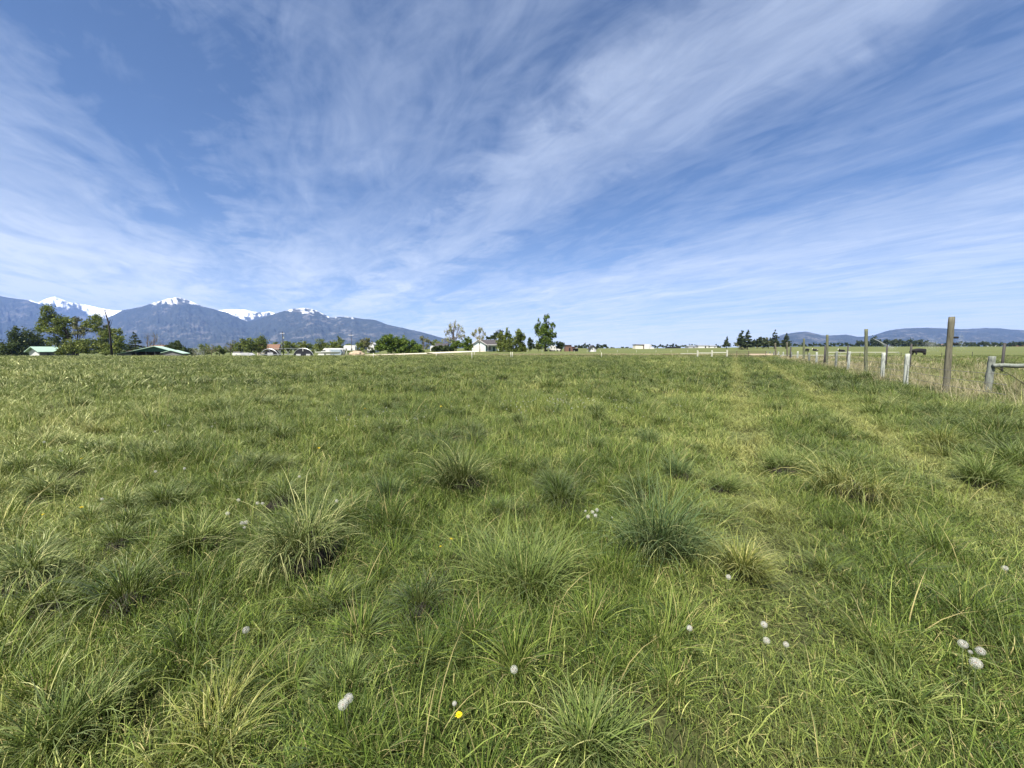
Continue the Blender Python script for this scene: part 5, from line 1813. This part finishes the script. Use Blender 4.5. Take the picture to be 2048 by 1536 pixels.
for a, c, za in ((1394, 1422.5, 706), (1422.5, 1452.7, 705)):
    xa, xc = (a - 1423) * k, (c - 1423) * k
    zz = zpx(za, Y, p[2])
    MB().box(xa + .1, xc - .1, -.04, .04, zz - .07, zz + .08).build('rail', M['white_plastic'], o)
MB().box((1360 - 1423) * k, (1394 - 1423) * k - .1, -.03, .03, zpx(707, Y, p[2]) - .05, zpx(707, Y, p[2]) + .04).build('rail', M['white_plastic'], o)

# white posts across the field
GX = 'white stakes across the far end of the field'
spx = [(694.3, 702, 713.5, 'white stake by the rear of the motorhome'), (747.6, 706, 718, 'thin white stake below the white two storey house'), (809, 706, 714.5, 'white stake in front of the bright green tree row'),
       (873, 707.5, 714.5, 'short white stake below the dark rounded bushes'), (944, 704, 720.5, 'white stake below the garage, nearer one'), (948.7, 704, 713.5, 'white stake below the garage, farther one'),
       (1021.6, 704, 717.6, 'left white stake of the pair below the upright shrubs'), (1024.8, 704, 717.6, 'right white stake of the pair below the upright shrubs'), (1202.6, 705, 716.6, 'lone white stake right of the tiny gabled house')]
for (px, ty, by, lab) in spx:
    Y = 1.45 * F / (by - 699)
    p = at_ground(px, Y)
    hh = zpx(ty, Y, p[2])
    b = MB()
    r = .05
    b.tube([(0, 0, -.2), (0.004, 0, hh * .5), (0, 0, hh)], [r, r, r * .9], 8)
    b.tube([(0, 0, hh), (0, 0, hh + .04)], [r * 1.15, r * .5], 8)
    o = b.build('white_stake', M['white_plastic'], None, True)
    o.location = p
    tag(o, lab, 'fence stake', GX)
for i, px in enumerate([1054, 1084, 1118, 1148, 1174, 1200, 1234, 1272, 1311, 1341, 1374]):
    Y = 140
    p = at_ground(px, Y)
    zt_ = zpx(703.2, Y, p[2])
    b = MB().tube([(0, 0, -.2), (0, 0, max(.5, zt_))], .05, 6).box(-.1, .1, -.06, .06, max(.5, zt_), max(.5, zt_) + .22)
    o = b.build('marker_stake', M['white_plastic'])
    o.location = p
    tag(o, 'tiny pale marker stake in the row along the mown far field', 'marker stake', 'marker stakes in the far field')

# irrigation pipes on the ground
for (xa, xb, Y, lab) in [(1655, 1795, 118, 'long white irrigation pipe lying across the next pasture, farther one'), (1560, 1692, 64, 'white irrigation pipe behind the fence posts, nearer one')]:
    a, c = at_ground(xa, Y), at_ground(xb, Y)
    n = 12
    pts = []
    for i in range(n + 1):
        x = a[0] + (c[0] - a[0]) * i / n
        pts.append((x, Y, gz(x, Y) + (.55 if Y < 100 else .35)))
    o = MB().tube(pts, .06 if Y < 100 else .11, 6).build('irrigation_pipe', M['white_plastic'], None, True)
    tag(o, lab, 'irrigation pipe')
    sup = MB()
    for q in pts[::2]: sup.box(q[0] - .05, q[0] + .05, q[1] - .05, q[1] + .05, gz(q[0], q[1]) - .1, q[2] - .05)
    sup.build('support', M['metal'], o)

sheet('dirt_lane', 'pinkish bare dirt lane beyond the gate', [(43.5, 67.5), (52, 79), (61, 93), (74, 114)], 7.0, M['tan'], .05)
for i, (a, c, w_, lab) in enumerate([((-40, 105), (95, 106), 4.0, 'pale dry strip across the mown far field')]):
    pass


# ------------------------------------------------------------------ cattle
def skin_body(name, joints, edges, mat, parent, sub=2):
    me = bpy.data.meshes.new(name)
    me.from_pydata([j[0] for j in joints], edges, [])
    o = link(name, me, mat, parent)
    sk = o.modifiers.new('skin', 'SKIN')
    sv = me.skin_vertices[0].data
    for i, j in enumerate(joints):
        sv[i].radius = j[1]
        sv[i].use_root = (i == 0)
    ss = o.modifiers.new('sub', 'SUBSURF')
    ss.levels = ss.render_levels = sub
    return o


def cow_standing(loc, az, label, s=1.0):
    o = empty('cow', loc, az)
    tag(o, label, 'cow', 'cattle in the next pasture')
    J = [((.75, 0, 1.05), (.30, .34)), ((.25, 0, 1.0), (.36, .40)), ((-.35, 0, 1.0), (.34, .40)), ((-.85, 0, 1.02), (.28, .34)),   # rump .. shoulder
         ((-1.15, 0, 1.02), (.19, .24)), ((-1.42, 0, .95), (.16, .17)), ((-1.62, 0, .80), (.12, .13)), ((-1.76, 0, .68), (.085, .09)),   # neck head muzzle
         ((1.0, 0, 1.1), (.16, .2))]
    E = [(i, i + 1) for i in range(7)] + [(0, 8)]
    def leg(parent, pts):
        prev = parent
        for p, r in pts:
            J.append((p, (r, r)))
            E.append((prev, len(J) - 1))
            prev = len(J) - 1
    for sgn in (-1, 1):
        leg(3, [((-.80 - .1 * sgn, .17 * sgn, .62), .14), ((-.82 - .14 * sgn, .18 * sgn, .36), .10), ((-.80 - .12 * sgn, .18 * sgn, .08), .085), ((-.84 - .12 * sgn, .18 * sgn, .0), .065)])
        leg(0, [((.80 + .08 * sgn, .19 * sgn, .66), .15), ((.95 + .1 * sgn, .19 * sgn, .42), .105), ((.86 + .12 * sgn, .19 * sgn, .1), .085), ((.82 + .12 * sgn, .19 * sgn, .0), .065)])
    # tail
    leg(8, [((1.14, 0, .98), .035), ((1.17, 0, .65), .025), ((1.16, .02, .38), .045)])
    b = skin_body('body', J, E, M['cow_black'], o)
    for sgn in (-1, 1):
        e = MB().add([(-1.40, .1 * sgn, 1.02), (-1.34, .3 * sgn, 1.0), (-1.42, .28 * sgn, .93), (-1.46, .12 * sgn, .96)], [(0, 1, 2, 3)])
        e.tube([(-1.40, .1 * sgn, 1.0), (-1.38, .3 * sgn, .97)], [.05, .02], 5)
        e.build('ear', M['cow_black'], o)
    o.scale = (s, s, s)
    return o


def cow_lying(loc, az, label, white=False, s=1.0):
    o = empty('cow', loc, az)
    tag(o, label, 'cow', 'cattle in the next pasture')
    J = [((.7, 0, .42), (.32, .36)), ((.2, 0, .45), (.40, .42)), ((-.4, 0, .46), (.36, .42)), ((-.8, 0, .55), (.26, .32)), ((-1.05, 0, .82), (.18, .2)), ((-1.2, 0, .98), (.15, .15)), ((-1.42, 0, .9), (.11, .12)), ((-1.56, 0, .82), (.085, .09)), ((1.0, 0, .36), (.18, .2))]
    E = [(i, i + 1) for i in range(7)] + [(0, 8)]
    for sgn in (-1, 1):
        for par, pts in ((3, [((-.95, .3 * sgn, .22), .1), ((-.7, .36 * sgn, .09), .07), ((-.4, .34 * sgn, .07), .06)]), (0, [((.4, .42 * sgn, .25), .13), ((.75, .46 * sgn, .1), .08), ((.45, .5 * sgn, .07), .06)])):
            prev = par
            for p, r in pts:
                J.append((p, (r, r)))
                E.append((prev, len(J) - 1))
                prev = len(J) - 1
    skin_body('body', J, E, M['cow_black'], o)
    if white:
        skin_body('white_face', [((-1.21, 0, 1.0), (.165, .165)), ((-1.40, 0, .93), (.13, .14)), ((-1.57, 0, .82), (.095, .1))], [(0, 1), (1, 2)], M['cow_white'], o)
    o.scale = (s, s, s)
    return o


Y = 80.0
p = at_ground(1836, Y)
zc = at_y(1836, 712.6, Y)[2]
cow_standing((p[0], Y, max(zc, gz(p[0], Y))), 180, 'black cow standing side on in the next pasture, facing left', 1.2)
Y = 150.0
p = at_ground(1612, Y)
cow_standing((p[0], Y, gz(p[0], Y)), 105, 'far black cow seen end on behind a tall wooden post', 1.0)
Y = 150.0
p = at_ground(1682, Y)
cow_lying((p[0], Y, gz(p[0], Y)), 180, 'black cow with a white face lying down in the next pasture', True, 1.15)
Y = 190.0
p = at_ground(1629, Y)
o = cow_lying((p[0], Y, gz(p[0], Y)), 180, 'pale flanked cow lying far off behind the fence posts', True, 1.2)
skin_body('white_flank', [((.2, -.06, .5), (.42, .43)), ((.75, -.05, .44), (.34, .36))], [(0, 1)], M['cow_white'], o)


# ------------------------------------------------------------------ sprinkler water
def spray(name, label, pts, spread, n, size, seed):
    """a cloud of water drops along a path: pts are (x, y, z)"""
    rg = np.random.default_rng(seed)
    t_ = rg.random(n) ** 0.8 * (len(pts) - 1)
    i = np.minimum(t_.astype(int), len(pts) - 2)
    f = (t_ - i)[:, None]
    P = np.array(pts)
    c = P[i] * (1 - f) + P[i + 1] * f
    sp_ = np.array(spread)
    s = (sp_[i] * (1 - f[:, 0]) + sp_[i + 1] * f[:, 0])[:, None]
    c = c + rg.normal(size=(n, 3)) * s
    a = rg.normal(size=(n, 3))
    a /= np.linalg.norm(a, axis=1)[:, None]
    b = np.cross(a, rg.normal(size=(n, 3)))
    b /= np.linalg.norm(b, axis=1)[:, None]
    r = size * rg.uniform(.5, 1.3, (n, 1))
    V = np.stack([c - a * r, c - b * r, c + a * r, c + b * r], 1).reshape(-1, 3)
    Q = np.arange(n * 4).reshape(n, 4)
    o = link(name, quads_mesh(name, V, Q, {'rnd': rg.random(n * 4), 'h': np.ones(n * 4)}), M['water'])
    return tag(o, label, 'water spray', kind='stuff')


Y = 150.0
a = at_y(1862, 699, Y); b_ = at_y(1862, 688, Y); c = at_y(1868, 684, Y)
spray('sprinkler_spray', 'fine white sprinkler mist behind the black cow', [tuple(a), tuple(b_), tuple(c)], [1.6, .9, 1.3], 1500, .05, 1)
a = at_y(1923, 699, Y); b_ = at_y(1923, 685, Y); c = at_y(1920, 668, Y)
spray('sprinkler_spray', 'tall thin sprinkler mist right of the leaning post', [tuple(a), tuple(b_), tuple(c)], [.9, .5, .6], 700, .05, 2)
a = at_y(1775, 692, 140.0); b_ = at_y(1760, 683.5, 140.0); c = at_y(1747, 677, 140.0)
spray('water_jet', 'straight slanting water jet above the next pasture', [tuple(c), tuple(b_), tuple(a), tuple(at_y(1790, 696, 140.0))], [.06, .07, .2, .6], 1000, .05, 3)
a = at_y(398, 714, 160.0); b_ = at_y(400, 706, 160.0); c = at_y(396, 701, 160.0)
spray('sprinkler_spray', 'pale sprinkler mist in the left farmyard', [tuple(a), tuple(b_), tuple(c)], [1.8, 1.2, 1.2], 1300, .055, 4)

# ------------------------------------------------------------------ air
HAZE = True
if HAZE:
    hz = MB().box(-15800, 15800, -650, 15800, -60, 1650).build('haze', None)
    m, t, out = new_mat('valley_air')
    v = t.n('ShaderNodeVolumePrincipled')
    v.inputs['Color'].default_value = (0.28, 0.47, 1.0, 1)
    v.inputs['Density'].default_value = 4.3e-5
    v.inputs['Anisotropy'].default_value = 0.0
    t.l(v.outputs[0], out.inputs['Volume'])
    hz.data.materials.append(m)
    tag(hz, 'thin blue air over the whole valley', 'haze', kind='stuff')

# ------------------------------------------------------------------ sky: clear air and a veil of cirrus
w = bpy.data.worlds.new('World')
bpy.context.scene.world = w
w.use_nodes = True
t = NT(w.node_tree)
w.node_tree.nodes.clear()
outw = t.n('ShaderNodeOutputWorld')
bg = t.n('ShaderNodeBackground')
bg.inputs['Strength'].default_value = 0.0505
sky = t.n('ShaderNodeTexSky', sky_type='NISHITA')
sky.sun_disc = False
sky.sun_elevation = R(SUN_EL)
sky.sun_rotation = R(SUN_AZ)
sky.altitude = 1100
sky.air_density = 1.0
sky.dust_density = 0.6
sky.ozone_density = 3.0
tc = t.n('ShaderNodeTexCoord')
sep = t.n('ShaderNodeSeparateXYZ')
t.l(tc.outputs['Generated'], sep.inputs[0])
zc = t.math('ADD', t.math('MAXIMUM', sep.outputs[2], 0.0), 0.035)
cx = t.math('DIVIDE', sep.outputs[0], zc)
cy = t.math('DIVIDE', sep.outputs[1], zc)
# along (s) and across (t) the wind
s_ = t.math('ADD', t.math('MULTIPLY', cx, -0.514), t.math('MULTIPLY', cy, 0.857))
t_ = t.math('ADD', t.math('MULTIPLY', cx, 0.857), t.math('MULTIPLY', cy, 0.514))


def cvec(ks, kt, off=0.0):
    c = t.n('ShaderNodeCombineXYZ')
    t.l(t.math('MULTIPLY', s_, ks), c.inputs[0])
    t.l(t.math('MULTIPLY', t_, kt), c.inputs[1])
    c.inputs[2].default_value = off
    return c.outputs[0]


nA = t.noise(cvec(0.35, 0.9), 1.0, 4, 0.55, 0.7)
nB = t.noise(cvec(0.8, 2.0, 3.3), 1.0, 7, 0.58, 1.3)
nC = t.noise(cvec(2.0, 5.0, 8.1), 1.0, 6, 0.6, 2.2)
nD = t.noise(cvec(2.4, 2.4, 5.0), 1.0, 5, 0.6, 1.2)
cov = t.n('ShaderNodeFloatCurve')
cv = cov.mapping.curves[0]
CP_ = [(-8, .62), (-2.4, .78), (-1.1, .70), (-.8, .50), (-.58, .30), (-.38, .17), (-.18, .32), (.15, .48), (.45, .52), (.72, .40), (.95, .50), (1.25, .70), (1.6, .50), (2.0, .30), (2.45, .30), (3.1, .48), (4.2, .58), (5.6, .5), (7.6, .45), (9, .6), (14, .6)]
while len(cv.points) < len(CP_): cv.points.new(0.5, 0.5)
for pnt, (a, b_) in zip(cv.points, CP_):
    pnt.location = ((a + 8) / 22.0, b_)
    pnt.handle_type = 'AUTO'
cov.mapping.update()
warp = t.math('MULTIPLY', t.math('SUBTRACT', nD, 0.5), 0.95)
t.l(t.math('DIVIDE', t.math('ADD', t.math('ADD', t_, warp), 8.0), 22.0, clamp=True), cov.inputs['Value'])
f = t.math('ADD', cov.outputs[0], t.math('MULTIPLY', t.math('SUBTRACT', nA, 0.5), 0.72))
f = t.math('ADD', f, t.math('MULTIPLY', t.math('SUBTRACT', nB, 0.5), 0.85))
f = t.math('ADD', f, t.math('MULTIPLY', t.math('SUBTRACT', nC, 0.5), 0.5))
f = t.math('ADD', f, t.math('MULTIPLY', t.math('SUBTRACT', nD, 0.5), 0.25))
mask = t.mrange(f, 0.19, 1.10, 0.0, 0.88)
low = t.mrange(sep.outputs[2], 0.0, 0.34, 1.0, 0.0, True)
mask = t.math('ADD', mask, t.math('MULTIPLY', t.math('MULTIPLY', low, t.mrange(nB, .35, .65, .45, 1.1)), 0.6), clamp=True)
cl = t.mix(low, (4.9, 5.7, 7.2), (8.2, 8.7, 8.9))
mixc = t.mix(mask, t.mix(1.0, sky.outputs[0], (0.80, 0.90, 1.02), 'MULTIPLY'), cl)
t.l(mixc, bg.inputs['Color'])
t.l(bg.outputs[0], outw.inputs['Surface'])

# ------------------------------------------------------------------ sun and camera
sun = bpy.data.lights.new('sun', 'SUN')
sun.energy = 5.0
sun.angle = R(0.53)
sun.color = (1.0, 0.94, 0.84)
so = bpy.data.objects.new('sun', sun)
C.objects.link(so)
dirv = Vector((math.sin(R(SUN_AZ)) * math.cos(R(SUN_EL)), math.cos(R(SUN_AZ)) * math.cos(R(SUN_EL)), math.sin(R(SUN_EL))))
so.rotation_euler = dirv.to_track_quat('Z', 'Y').to_euler()
so.location = dirv * 50

cam = bpy.data.cameras.new('camera')
co = bpy.data.objects.new('camera', cam)
C.objects.link(co)
cam.sensor_width = 36
cam.lens = F / 2048 * 36
cam.clip_start = 0.05
cam.clip_end = 60000
co.location = (0, 0, EYE)
co.rotation_euler = (math.pi / 2 - PITCH, 0, 0)
sc = bpy.context.scene
sc.camera = co
sc.view_settings.view_transform = 'Standard'
sc.view_settings.look = 'None'
sc.view_settings.exposure = 1.35
sc.view_settings.gamma = 1.0
sc.render.engine = 'CYCLES'
sc.cycles.max_bounces = 5
sc.cycles.diffuse_bounces = 2
sc.cycles.glossy_bounces = 2
sc.cycles.transmission_bounces = 3
sc.cycles.volume_bounces = 0
sc.cycles.use_denoising = True
